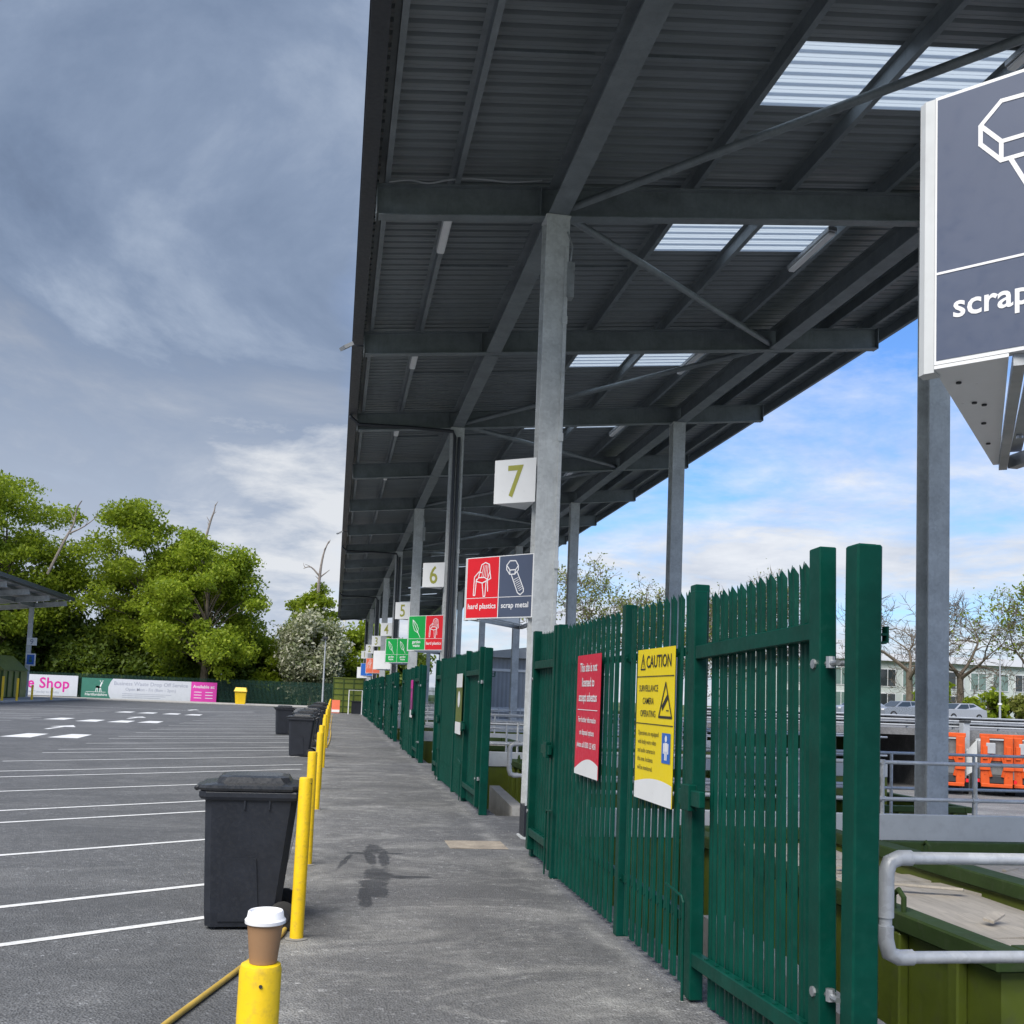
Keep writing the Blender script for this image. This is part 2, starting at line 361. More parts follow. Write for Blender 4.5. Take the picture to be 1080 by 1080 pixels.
def icon_chair(P,mb,cx,cy,k,w):
    def q(x,y): return (cx+k*x,cy+k*y)
    P.stroke(mb,[q(-.12,.08),q(-.02,.42),q(.12,.48),q(.27,.42),q(.30,.22),q(.22,.02)],w)
    for i in range(4): P.stroke(mb,[q(.00+.065*i,.08),q(.06+.055*i,.40)],w*.6)
    P.stroke(mb,[q(-.28,.08),q(-.12,.22),q(-.02,.2)],w); P.stroke(mb,[q(-.28,.08),q(-.30,-.44),q(-.24,-.44),q(-.20,.02)],w)
    P.stroke(mb,[q(-.22,-.04),q(.02,-.10),q(.24,-.02),q(.10,.06),q(-.12,.06)],w,closed=True)
    P.stroke(mb,[q(.02,-.10),q(.08,-.48),q(.14,-.48),q(.17,-.06)],w); P.stroke(mb,[q(.30,.22),q(.34,.02),q(.24,-.02)],w); P.stroke(mb,[q(.22,-.05),q(.24,-.34)],w)
def icon_leaf(P,mb,cx,cy,k,w):
    def q(x,y): return (cx+k*x,cy+k*y)
    P.stroke(mb,[q(-.28,.44),q(-.26,.16),q(-.14,-.10),q(.10,-.22),q(.13,-.02),q(.03,.18),q(-.12,.32)],w,closed=True)
    P.stroke(mb,[q(-.28,.44),q(.0,-.04),q(.28,-.46)],w)
def deer(P,mb,cx,cy,k):
    def q(*pts): return [(cx+k*x,cy+k*y) for x,y in pts]
    P.poly(mb,q((-.34,.14),(-.2,.2),(.1,.16),(.22,.02),(.10,-.10),(-.14,-.10),(-.30,-.06)))
    P.poly(mb,q((.1,.16),(.24,.52),(.36,.5),(.22,.02)),.0034)
    P.poly(mb,q((.24,.52),(.27,.62),(.38,.6),(.48,.52),(.36,.5)),.0038)
    for a,b in ((-.30,-.36),(-.18,-.16),(.10,.10),(.18,.30)): P.poly(mb,q((a,-.06),(a+.08,-.06),(b+.05,-.52),(b,-.52)),.0042)
    P.stroke(mb,q((.28,.62),(.16,.68),(.08,.86)),k*.035,.0046); P.stroke(mb,q((.33,.62),(.4,.72),(.5,.84)),k*.035,.0046); P.stroke(mb,q((.14,.7),(.2,.86)),k*.03,.0046); P.stroke(mb,q((.42,.74),(.36,.86)),k*.03,.0046)

# ------------------------------------------------------------------ setting: ground
C0=12.45; BAY=10.7                       # front column 7 and the bay pitch
def colY(k): return C0+BAY*k             # k=-1 .. 7
ZL=-2.0                                  # lower yard level
mb=MB()
for x0,x1,z in ((-1500,2.35,-.06),(2.35,1500,ZL-.05)):
    mb.poly([(x0,-1500,z),(x1,-1500,z),(x1,1500,z),(x0,1500,z)])
mb.poly([(2.35,-1500,ZL-.05),(2.35,1500,ZL-.05),(2.35,1500,-.06),(2.35,-1500,-.06)])
struct('terrain',mb,M['terrain'])
mb=MB(); mb.box(-60,-.36,-20,101.5,-.05,0); struct('car_park',mb,M['asphalt'])
mb=MB(); mb.box(-.356,2.38,-20,101.5,ZL,.002)
for k in range(-2,7):
    c=colY(k); mb.box(2.384,8.6,c-1.4,c+2.2,ZL+.002,0.0)
struct('walkway',mb,[M['walk']])
mb=MB(); mb.box(2.40,60,-20,56,ZL-.04,ZL); struct('lower_yard',mb,M['yard'])
# upper ground on the right, and the raised road in front of it
mb=MB(); mb.box(17,600,56.5,600,ZL,1.1); struct('upper_ground',mb,M['terrain'])
mb=MB(); mb.box(30,150,66,84,1.104,1.15); struct('road',mb,M['asphalt'])
mb=MB(); mb.box(17,29.7,46.6,56.4,.62,.95); mb.box(29.72,80,46.6,56.4,ZL,.94); struct('raised_road',mb,M['yard'])
# far kerb and the island on the left
mb=MB()
mb.bbox(-21.4,-.5,95.6,101.4,.003,.12,.02); mb.bbox(-60,-21.42,70.,101.4,.003,.13,.02)
struct('pavement',mb,M['concrete'])
# markings
mb=MB(); Z=.0045
ca,sa=math.cos(R(35)),math.sin(R(35))
def line(x0,y0,x1,y1,w=.1):
    d=Vector((x1-x0,y1-y0,0)).normalized(); n=Vector((-d.y,d.x,0))*w/2
    mb.poly([Vector((x0,y0,Z))-n,Vector((x1,y1,Z))-n,Vector((x1,y1,Z))+n,Vector((x0,y0,Z))+n])
for k in range(-1,9):
    for dy in (0,1.4,4.27):
        y=7.82+7.13*k+dy
        if y<5: continue
        line(-.60,y+.28,-6.55,y-.7*5.6,.085)
        if y>24: line(-12.6,y-3.9,-18.2,y-3.9+.7*5.6*-1,.1)
for x,y in ((-8.98,32.9),(-7.76,33.2),(-11.65,47.6),(-10.15,46.6),(-8.9,46.65),(-7.78,47.2),(-11.6,61.6),(-10.3,61.3),(-8.95,61.),(-7.7,60.6)):
    mb.poly([(x-.42,y-1.2,Z),(x+.42,y-1.2,Z),(x+.30,y+1.2,Z),(x-.30,y+1.2,Z)])
for x,y in ((-9.6,39.1),(-9.4,52.2),(-9.3,71.7)):
    mb.poly([(x-.08,y-1.8,Z),(x+.08,y-1.8,Z),(x+.08,y+.4,Z),(x-.08,y+.4,Z)]); mb.poly([(x-.45,y+.4,Z),(x+.45,y+.4,Z),(x,y+2.,Z)])
line(-8.4,67.5,-5.3,72.4,.25); line(-20,71,-9.5,70.2,.2)
struct('road_markings',mb,M['marking'])


random.seed(11); mb=MB()
for i in range(420):
    if i<240: x=2.04+random.gauss(0,.10); y=random.uniform(4.6,24)
    elif i<330: x=-.2+random.gauss(0,.25); y=random.uniform(3,20)
    else: x=random.uniform(-4,2); y=random.uniform(3.2,12)
    q=random.uniform(.004,.011)*(1 if i<330 else .8); vs=[(x+random.uniform(-1,1)*q,y+random.uniform(-1,1)*q,.003+random.uniform(0,.8)*q) for _ in range(3)]+[(x,y,.004+q)]
    mb.mesh(vs,[(0,1,2),(0,3,1),(1,3,2),(2,3,0)])
tag(mb.build('gravel',M['concrete']),'loose pale grit scattered over the tarmac and along the fence foot','gravel',None,'stuff')

# ------------------------------------------------------------------ canopy
def make_canopy(root,x_low,sgn,y0,y1,rafters,colrows,ycols,zlow,zr_open,length,detail=True):
    pass
SL=.108
def zb(x): return 7.58+SL*(x-.2)         # rafter underside
def zr(x): return zb(x)+.40              # rafter top
def zs(x): return zb(x)+.60              # roof sheet
XL,XR=.05,10.45
can=thing('canopy','long grey steel canopy with ribbed roof over the green gated bays','canopy',(2.5,C0,0))
raft=[C0+5.35*i for i in range(-2,15)]
YE0,YE1=raft[0]-.4,raft[-1]+.9
for y in raft:
    m=MB(); m.ibeam((.22,y,zb(.22)+.2),(9.92,y,zb(9.92)+.2),.17,.40,.018,.012)
    m.mi=0
    for x in (2.28,): m.box(x-.006,x+.006,y-.08,y+.08,zb(x)+.02,zb(x)+.38)
    m.box(.205,.219,y-.11,y+.11,zb(.2),zb(.2)+.41); m.box(9.921,9.935,y-.10,y+.10,zb(9.9)+.0,zb(9.9)+.4)
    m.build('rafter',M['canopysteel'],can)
for x in (2.5,7.85):
    m=MB(); z=zb(x)-.004
    for a,b in zip(raft[:-1],raft[1:]): m.ibeam((x,a+.095,z+.19),(x,b-.095,z+.19),.26,.38,.02,.014)
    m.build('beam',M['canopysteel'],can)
for x in (.30,1.17,4.3,5.65,7.0,8.9,9.75,10.38):
    m=MB(); z=zr(x)+.003
    # Z section purlin: dark web, bottom flange towards +x
    m.box(x-.0015,x+.0015,YE0+.05,YE1-.05,z,z+.19); m.box(x+.0015,x+.065,YE0+.05,YE1-.05,z,z+.004); m.box(x-.065,x-.0015,YE0+.05,YE1-.05,z+.186,z+.19); m.box(x+.062,x+.065,YE0+.05,YE1-.05,z+.004,z+.02)
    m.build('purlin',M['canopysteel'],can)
# ribbed sheet: profile along y, ribs run across the roof
def sheet(mb,xa,xb,ya,yb,dep=.042):
    y=ya; pts=[]; p=.2
    while y<yb-1e-4:
        for dy,dz in ((0,0),(.055,0),(.058,.004),(.068,.004),(.071,0),(.125,0),(.14,dep),(.182,dep)):
            if y+dy<yb: pts.append((y+dy,dz))
        y+=p
    pts.append((yb,0))
    for h in (0,.004):
        vs=[];
        for yy,dz in pts: vs+= [(xa,yy,zs(xa)+dz+h),(xb,yy,zs(xb)+dz+h)]
        mb.mesh(vs,[(2*i,2*i+1,2*i+3,2*i+2) for i in range(len(pts)-1)])
lights=[]
yy=YE0
strips=[]
for i in range(len(raft)-1):
    a=raft[i]+{7:2.4,12:1.2,17:1.5}.get(int(raft[i]),1.4)
    strips.append((round((a-YE0)/.2)*.2+YE0,round((a+1.2-YE0)/.2)*.2+YE0))
m=MB(); cur=YE0
for a,b in strips:
    sheet(m,XL,XR,cur,a); sheet(m,XL,4.3,a,b); sheet(m,7.0,XR,a,b); cur=b
sheet(m,XL,XR,cur,YE1)
m.build('roof_sheet',M['sheet'],can)
for a,b in strips:
    m=MB(); sheet(m,4.3,7.0,a,b,.03); m.build('rooflight',M['rooflight'],can)
# transverse sheet-lap bars seen between purlins
for i in range(len(raft)-1):
    y=raft[i]+2.67
    for xa,xb in ((1.25,2.3),(2.7,4.2)): m=MB(); m.beam((xa,y,zs(xa)-.10),(xb,y,zs(xb)-.10),.03,.03); m.build('anti_sag_bar',M['canopysteel'],can)
m=MB(); m.box(.02,.19,YE0,YE1,zs(0)-.26,zs(0)-.255); m.box(.016,.02,YE0,YE1,zs(0)-.26,zs(0)+.05); m.box(.19,.194,YE0,YE1,zs(0)-.26,zs(0)-.005); m.box(.0,.016,YE0,YE1,zs(0)+.030,zs(0)+.05)
m.build('gutter',M['gutter'],can)
m=MB(); m.box(.014,.25,YE1,YE1+.02,zs(0)-.27,zs(0)+.05); m.beam((.25,YE1+.012,zs(.25)-.05),(XR,YE1+.012,zs(XR)-.05),.016,.25); m.beam((XR+.012,YE0,zs(XR)-.02),(XR+.012,YE1,zs(XR)-.02),.02,.16); m.build('fascia',M['gutter'],can)
kcols=list(range(-1,8))
for k in kcols:
    y=colY(k); m=MB(); h=zb(2.5)-.006
    m.ibeam((2.5,y,.0),(2.5,y,h),.30,.30,.02,.014,up=(0,1,0)); m.box(2.34,2.66,y-.16,y+.16,h-.022,h-.002); m.box(2.32,2.68,y-.18,y+.18,.003,.025)
    co=m.build('column',M['colsteel'],can)
    m=MB(); m.box(2.343,2.657,y-.157,y+.157,.03,.40); m.build('base_wrap',M['black'],co)
    m=MB(); m.box(2.60,2.64,y-.172,y-.152,.42,7.4)
    for zz in (1.9,3.3,4.9,6.4): m.box(2.585,2.65,y-.19,y-.173,zz,zz+.10)
    m.build('conduit',M['colsteel'],co)
    if k%2==0:
        m=MB(); m.box(2.63,2.72,y-.2,y-.06,6.75,7.2); m.tube([(2.62,y-.17,7.6),(2.68,y-.2,7.4),(2.66,y-.21,7.2)],.012,6); m.build('junction_box',M['galv'],co)
    if k%2==1 and k>0:
        m=MB()
        for dx in (-.07,.03): m.tube([(2.5+dx,y-.20,.45),(2.5+dx,y-.20,zb(2.5)-.25)],.035,8)
        m.tube([(2.43,y-.20,zb(2.5)-.26),(2.38,y-.2,zb(2.5)-.12),(1.4,y-.15,zb(1.4)+.02),(.25,y-.15,zb(.25)+.12),(.06,y-.15,zs(0)-.3),(.06,y-.15,zs(0)-.25)],.04,8)
        m.build('downpipe',M['gutter'],can)
    m=MB(); h=zb(7.85)-.006
    m.ibeam((7.8,y,ZL),(7.8,y,h),.30,.30,.02,.014,up=(0,1,0)); m.box(7.64,7.96,y-.16,y+.16,h-.022,h-.002); m.build('column',M['colsteel'],can)
for k in kcols[:-1]:
    y=colY(k)
    for dy in (-5.35,5.35):
        if y+dy<YE0: continue
        m=MB(); m.tube([(2.68,y+math.copysign(.14,dy),zb(2.7)+.10),(7.70,y+dy-math.copysign(.14,dy),zb(7.7)+.10)],.052,10); m.build('brace',M['canopysteel'],can,smooth=True)
m=MB(); y=C0-.14; pts=[(.35,y,zr(.35)-.01)]
for i in range(1,9): x=.35+.24*i; pts.append((x,y+random.uniform(-.03,.02),zr(x)+random.uniform(-.02,.05)))
m.tube(curve_pts(pts,4),.012,6); m.build('cable',M['steelgrey'],can)
# strip lights hung under purlins
st=thing('strip_light','grey strip light hung under the walkway edge of the canopy roof','light',(1.17,C0+.9,zr(1.17)-.12),'strip lights along the walkway side')
m=MB(); m.bbox(1.11,1.24,C0+.35,C0+1.75,zr(1.17)-.075,zr(1.17)-.005,.01); m.build('housing',M['galv'],st)
m=MB(); m.bbox(1.12,1.23,C0+.37,C0+1.73,zr(1.17)-.12,zr(1.17)-.078,.015); m.build('diffuser',M['signwhite'],st)
for i,y in enumerate(raft[2:-1]):
    if i==0: continue
    copy_tree(st,loc=(1.17,y+.9,zr(1.17)-.12))
dx=6.78-1.17; dz=zr(6.78)-zr(1.17)
for i,y in enumerate(raft[1:-1]):
    copy_tree(st,loc=(6.78,y+1.5,zr(6.78)-.12),label='grey strip light hung under the back half of the canopy roof',group='strip lights along the bay side')
def flood(y,label):
    f=thing('floodlight',label,'floodlight',(.0,y,7.75),'floodlights on the canopy edge')
    m=MB(); m.beam((-.02,y-.1,7.72),(-.16,y-.16,7.62),.22,.06); m.build('lamp_body',M['steelgrey'],f)
    m=MB(); m.beam((.2,y-.02,7.74),(-.04,y-.06,7.72),.03,.03); m.build('bracket',M['gutter'],f)
flood(raft[3],'small grey floodlight on the canopy gutter, the one nearest the camera')
flood(raft[7],'small grey floodlight further down the canopy gutter beside the trees')

# ------------------------------------------------------------------ palisade fence and gates
def pale(m,x,y,z0,z1,w=.07,d=.014,splay=-.007):
    """W-section pale facing -x, triple point top"""
    a=w/2
    sec=[(-a,d),(-a*.72,0),(-a*.25,0),(0,d*.75),(a*.25,0),(a*.72,0),(a,d)]
    tops=[-.05,-.012,-.04,.0,-.04,-.012,-.05]; t=.003; n=len(sec); vs=[]
    for off in (0,t):
        for (yy,xx),tz in zip(sec,tops):
            vs.append((x+xx+off,y+yy,z0)); vs.append((x+xx+off,y+yy,z1-.12)); vs.append((x+xx+off+splay*(tz+.05)/.05,y+yy*(1.0 if tz<-.03 else .92),z1+tz))
    fs=[]; B=3*n
    for i in range(n-1):
        for j in (0,1):
            fs.append((3*i+j,3*i+3+j,3*i+4+j,3*i+1+j)); fs.append((B+3*i+j,B+3*i+1+j,B+3*i+4+j,B+3*i+3+j))
        fs.append((3*i+2,3*i+5,B+3*i+5,B+3*i+2))
    for i in (0,n-1):
        for j in (0,1): fs.append((3*i+j,3*i+j+1,B+3*i+j+1,B+3*i+j))
    m.mesh(vs,fs)
FX=2.12
def make_fence(yp):
    """fixed palisade panel, local origin at its near end"""
    f=thing('palisade_fence','','fence',(FX,yp+1.86,0),'fixed palisade panels of the bays')
    L=3.85; Y0=yp+1.86
    m=MB(); y=Y0+.14
    while y<Y0+L-.06:
        if not (abs(y-(Y0+1.52))<.09): pale(m,FX,y,.05,2.4,.084)
        y+=.146
    m.build('pales',M['green'],f)
    for z in (.42,2.02):
        m=MB(); m.box(FX+.02,FX+.026,Y0,Y0+L,z-.025,z+.03); m.box(FX+.026,FX+.065,Y0,Y0+L,z+.024,z+.03)
        for i in range(26):
            yy=Y0+.14+.146*i
            if yy<Y0+L-.06: m.tube([(FX-.004,yy,z),(FX+.004,yy,z)],.009,6)
        m.build('rail',M['green'],f)
    for yy in (Y0+.03,Y0+1.52,Y0+L-.03):
        m=MB(); m.ibeam((FX+.02,yy,.0),(FX+.02,yy,2.40),.055,.10,.006,.006,up=(0,1,0)) if False else m.bbox(FX-.012,FX+.08,yy-.048,yy+.048,.0,2.42,.006); m.build('post',M['green'],f)
    return f
def make_gate(yh,L,x,dirn,label):
    """gate leaf hinged at yh, running dirn along y; origin at the hinge foot"""
    g=thing('palisade_gate',label,'gate',(x,yh,0),'palisade gates of the bays')
    def Yb(a): return yh+dirn*a
    def bx(m,x0,x1,a,b,z0,z1): ya,yb=sorted((Yb(a),Yb(b))); m.bbox(x0,x1,ya,yb,z0,z1,.005)
    for a,b,h in ((0,.105,2.42),(L-.075,L,2.42)):
        m=MB(); bx(m,x-.035,x+.045,a,b,.10 if a==0 else .06,h); m.build('stile',M['green'],g)
    for z in (.29,2.05):
        m=MB(); bx(m,x-.03,x+.025,.105,L-.075,z-.04,z+.04)
        n=int((L-.2)/.15)
        for i in range(n):
            ya=Yb(.19+.15*i); m.box(x-.02,x+.0,ya-.012,ya+.012,z+.04,z+.047)
        m.build('rail',M['green'],g)
    m=MB(); a=.165
    while a<L-.10: pale(m,x+.028,Yb(a),.06,2.40,.092,.014,-.008); a+=.127
    m.build('pales',M['green'],g)
    m=MB()
    for z in (.50,1.90):
        m.tube([(x,Yb(-.10),z),(x,Yb(.03),z)],.013,8); m.tube([(x-.045,Yb(.05),z),(x+.03,Yb(.05),z)],.022,8); m.tube([(x,Yb(-.03),z-.02),(x,Yb(-.03),z+.03)],.02,8)
    m.build('hinge',M['galv'],g)
    m=MB(); ya,yb=sorted((Yb(L-.30),Yb(L+.06)))
    m.bbox(x-.075,x-.04,ya,yb,1.16,1.25,.004); m.bbox(x-.085,x-.036,Yb(L-.08)-.07,Yb(L-.08)+.07,1.13,1.28,.004); m.build('slide_latch',M['green'],g)
    m=MB(); yd=Yb(L-.02); m.tube([(x-.06,yd,.02),(x-.06,yd,.60),(x-.06,yd+dirn*.03,.63),(x-.06,yd+dirn*.32,.66)],.009,6); m.build('drop_bolt',M['green'],g)
    return g
def sgnname(k): return ['7','6','5','4','3','2','1'][k]
def make_post(y,label,x0=2.13):
    x0=x0+0.0
    t=thing('gate_post',label,'post',(x0+.055,y,0),'gate posts of the bays')
    m=MB(); m.bbox(x0,x0+.115,y-.055,y+.055,0,2.40,.008); m.box(x0-.001+.02,x0+.095,y-.03,y+.03,2.40,2.404); m.build('shaft',M['green'],t)
    m=MB(); m.box(x0+.115,x0+.155,y-.02,y+.02,2.02,2.03); m.box(x0+.155,x0+.165,y-.02,y+.02,1.99,2.06); m.box(x0+.115,x0+.155,y-.02,y+.02,1.985,1.995); m.build('keep',M['green'],t)
    m=MB(); m.tube([(x0+.02,y+.05,1.9),(x0+.02,y+.14,1.9)],.012,8); m.tube([(x0+.02,y+.05,.5),(x0+.02,y+.14,.5)],.012,8); m.build('hinge_pin',M['galv'],t)
    return t
P0=4.0
for k in range(7):
    yp=P0+BAY*k; s=sgnname(k)
    where=f'of the bay before number {s}'
    make_post(yp,f'green square steel gate post at the near corner {where}')
    g=make_gate(yp+.13,1.66,2.12,1,f'near green palisade gate leaf {where}')
    if k==0: g.rotation_euler=(R(-1.6),0,0)
    f=make_fence(yp); f['label']=f'fixed green palisade panel between the gates {where}'
    make_gate(yp+6.90,1.14,2.135,-1,f'far green palisade gate leaf {where}')
    t=make_post(yp+7.0,f'green square steel gate post at the far corner {where}',2.17)

# ------------------------------------------------------------------ signs on the fence
P=Panel((FX-.035,8.71,1.07),(0,-1,0)); W,H=.79,1.01
def backing(root,P,W,H,mat,name='board',t=.004):
    m=MB(); m.prism([P.p(0,0,-t),P.p(W,0,-t),P.p(W,H,-t),P.p(0,H,-t)],P.n*t); return m.build(name,mat,root)
t=thing('asbestos_sign','crimson notice about asbestos fixed to the nearest palisade panel','sign',P.p(W/2,0))
backing(t,P,W,H,M['crimson'])
m=MB(); pts=[(0,0)]+[(W,0)]+[(W-W*i/12, .055+.09*math.sin(math.pi*(.12+.88*i/12)/1.0*.95+.3)) for i in range(13)]; P.poly(m,pts,.002); m.build('white_foot',M['signwhite'],t)
m=MB()
for i,s in enumerate(('This site is not','licensed to','accept asbestos')): P.text(m,s,W/2,.87-.125*i,.105,bold=.018,sx=.92)
P.rect(m,.06,.545,W-.06,.551,.003)
for i,s in enumerate(('For further information','on disposal options','please call 0300 123 4051')): P.text(m,s,W/2,.445-.105*i,.066,bold=.016,sx=.95)
m.build('lettering',M['letter'],t)
P=Panel((FX-.035,6.91,1.05),(0,-1,0)); W,H=.79,1.01
t=thing('caution_sign','tall yellow caution notice with black lettering about a surveillance camera','sign',P.p(W/2,0))
backing(t,P,W,H,M['syellow'])
m=MB(); pts=[(0,0),(W,0)]+[(W-W*i/12,.10+.055*math.sin(math.pi*(.1+.9*i/12)*.8+.5)) for i in range(13)]; P.poly(m,pts,.002); m.build('white_foot',M['signwhite'],t)
m=MB(); P.text(m,'CAUTION',.47,.885,.115,bold=.012,sx=1.02); P.rect(m,0,.822,W,.828,.003); P.rect(m,0,.505,W,.511,.003)
P.stroke(m,[(.08,.875),(.18,.875),(.13,.975)],.010,.003,True); P.rect(m,.125,.905,.135,.945,.003); P.rect(m,.125,.888,.135,.898,.003)
for i,s in enumerate(('SURVEILLANCE','CAMERA','OPERATING')): P.text(m,s,.265,.725-.085*i,.062,bold=.004)
P.stroke(m,[(.50,.56),(.76,.56),(.63,.78)],.016,.003,True); P.poly(m,[(.57,.60),(.69,.685),(.67,.71),(.555,.63)],.0032); P.rect(m,.65,.60,.70,.607,.0032)
for i,s in enumerate(('Operatives are equipped','with body worn video','and audio cameras in','this area. Incidents','will be monitored.')): P.text(m,s,.06,.43-.058*i,.045,'LEFT',bold=.002)
m.build('lettering',M['ink'],t)
m=MB(); P.rect(m,.58,.27,.75,.46,.003); bp=m.build('blue_pictogram',M['sblue'],t)
m=MB(); P.poly(m,[(.665+.022*math.cos(i*.6283),.425+.022*math.sin(i*.6283)) for i in range(10)],.004); P.rect(m,.635,.345,.695,.40,.004); P.rect(m,.642,.29,.662,.345,.004); P.rect(m,.668,.29,.688,.345,.004); P.rect(m,.612,.33,.632,.395,.004); P.rect(m,.698,.33,.718,.395,.004); m.build('figure',M['letter'],bp)
# notices further along
def plain_notice(y,label,c1,c2,c3):
    P=Panel((FX-.035,y,1.05),(0,-1,0)); t=thing('notice_board',label,'sign',P.p(.4,0)); backing(t,P,.79,1.01,c1)
    m=MB(); P.rect(m,0,.78,.79,1.01,.002); P.poly(m,[(.4+.16*math.cos(i*.4),.58+.14*math.sin(i*.4)) for i in range(16)],.003); m.build('header',c2,t)
    m=MB(); P.rect(m,0,0,.79,.2,.0025); m.build('footer',c3,t)
plain_notice(17.6,'olive and white notice on the palisade of the bay before number 6',M['olive'],M['signwhite'],M['signwhite'])
plain_notice(28.3,'purple notice on the palisade of the bay before number 5',M['purple'],M['magenta'],M['signwhite'])

# ------------------------------------------------------------------ bay number signs and waste signs on the columns
def prism_sign(name,label,c,L,Rr,A,z0,z1,group,t=.07):
    """three-sided sign box on column foot c: front face L-R, back face L-A"""
    c=Vector(c); L=c+Vector(L);Rr=c+Vector(Rr);A=c+Vector(A)
    root=thing(name,label,'sign',(c.x,c.y,z0),group)
    return root,L,Rr,A
for k in range(7):
    y=colY(k); n=sgnname(k); z0,z1=4.14,4.70
    L=Vector((1.88,y+.30,0));Rr=Vector((2.345,y-.06,0));A=Vector((2.34,y+.55,0))
    t=thing('bay_number_sign',f'white three-sided box sign with olive number {n} on a canopy column','sign',(2.34,y,z0),'bay number signs')
    m=MB(); m.prism([(*L.xy,z0),(*Rr.xy,z0),(*A.xy,z0)],(0,0,z1-z0)); m.build('box',M['signwhite'],t)
    u=(Rr-L); P=Panel((L.x,L.y,z0),u); m=MB(); P.text(m,n,u.length/2,.085,.57,bold=.012,sx=.82); m.build('lettering',M['gold'],t)
def waste(k,left,right,label):
    y=colY(k); z0,z1=2.70,3.505
    L=Vector((2.5-.845,y+.89,0)); Rr=Vector((2.5-.118,y+.024,0)); A=Vector((2.5+.02,y+1.86,0)); u=(Rr-L).normalized(); W=(Rr-L).length
    t=thing('waste_sign',label,'sign',(2.4,y,z0),'waste type signs on the columns')
    P=Panel((L.x,L.y,z0),u); n=P.n
    m=MB(); m.prism([P.p(0,0,-.035),P.p(W,0,-.035),P.p(W,0,0),P.p(0,0,0)],(0,0,z1-z0)); m.build('front_box',M['signwhite'],t)
    m=MB()
    m.prism([P.p(-.05,-.02,-.06),P.p(-.002,-.02,-.06),P.p(-.002,-.02,-.004),P.p(-.03,-.02,-.004),P.p(-.05,-.02,-.02)],(0,0,z1-z0+.02)); m.build('edge_profile',M['slab'],t); m=MB(); m.prism([P.p(W+.002,-.0,-.09),P.p(W+.07,-.0,-.09),P.p(W+.07,-.0,-.004),P.p(W+.002,-.0,-.004)],(0,0,z1-z0))
    m.build('edge_profile',M['signwhite'],t)
    back=(A-L).normalized(); q=Vector((back.y,-back.x,0))      # towards the inside
    m=MB(); a=L+back*.10+q*.0; m.prism([(*a.xy,z0),(*(a+q*.03).xy,z0),(*(A+q*.03).xy,z0),(*A.xy,z0)],(0,0,z1-z0)); m.build('rear_box',M['signwhite'],t)
    # bottom closing plate at the pointed side and a tube frame
    m=MB(); m.prism([(*L.xy,z0-.012),(*P.p(.20,0,0).xy,z0-.012),(*(A+q*.02).xy,z0-.012),(*A.xy,z0-.012)],(0,0,.010))
    cp=m.build('closing_plate',M['signwhite'],t)
    for f,g in ((.12,.25),(.3,.4),(.33,.6),(.5,.5),(.72,.5)):
        c=L.lerp(A,f).lerp(P.p(.20,0,0).lerp(A,f),g); m=MB(); m.tube([(c.x,c.y,z0-.017),(c.x,c.y,z0-.0125)],.008,8); m.build('bolt',M['darkmetal'],cp)
    m=MB(); a=P.p(.222,0,-.02); b=A+q*.035
    m.beam((a.x,a.y,z0-.01),(b.x,b.y,z0-.01),.03,.05); m.beam((b.x+.02,b.y-.03,z0-.01),(2.55,y+.2,z0-.01),.04,.05)
    m.build('frame',M['galv'],t)
    m=MB(); a=P.p(.275,0,-.03); b=A+q*.085-back*.04; m.beam((a.x,a.y,z0+.03),(b.x,b.y,z0+.03),.04,.012)
    for f in (.15,.8):
        c=a.lerp(b,f); m.tube([(c.x,c.y,z0+.012),(c.x,c.y,z0+.0235)],.012,8)
    m.build('bracket',M['galv'],t)
    for i,(mat,icon,txt) in enumerate((left,right)):
        a0=.006+i*(W-.012)/2; w=(W-.012)/2-.014
        if mat is None: continue
        m=MB(); P.rect(m,a0,.012,a0+w,z1-z0-.010,.0003,.0012); pn=m.build('panel',mat,t)
        if icon or txt:
            m=MB(); h=z1-z0
            if icon: icon(P,m,a0+w/2-.015,.51,.46,.012 if k<0 else .014); 
            P_rect=(a0+.0,.265,a0+w,.272); P.rect(m,*P_rect,.003)
            for j,s in enumerate(txt): P.text(m,s,a0+w/2,(.13 if len(txt)==1 else .165)-.085*j,.098,bold=.016,h=.003)
            m.build('lettering',M['letter'],pn)
def bolt(P,m,cx,cy,k,w): icon_bolt(P,m,cx,cy,k,w)
HP=(M['red'],icon_chair,('hard plastics',)); SM=(M['slate'],icon_bolt,('scrap metal',)); GW=(M['sgreen'],icon_leaf,('garden','waste'))
waste(-1,SM,(M['slate'],None,()),'large slate scrap metal sign close above the nearest green post')
waste(0,HP,SM,'red hard plastics and slate scrap metal sign under number 7')
waste(1,GW,HP,'green garden waste and red hard plastics sign under number 6')
waste(2,GW,GW,'sign with two green garden waste panels under number 5')
waste(3,(M['signwhite'],None,()),(M['signwhite'],None,()),'plain white double sign under number 4')
waste(4,(M['sorange'],icon_chair,()),(M['sorange'],None,()),'orange red double sign under number 3')
waste(5,(M['sblue'],None,()),(M['sblue'],None,()),'blue double sign under number 2')
waste(6,(M['signwhite'],None,()),(M['signwhite'],None,()),'plain white double sign under number 1')

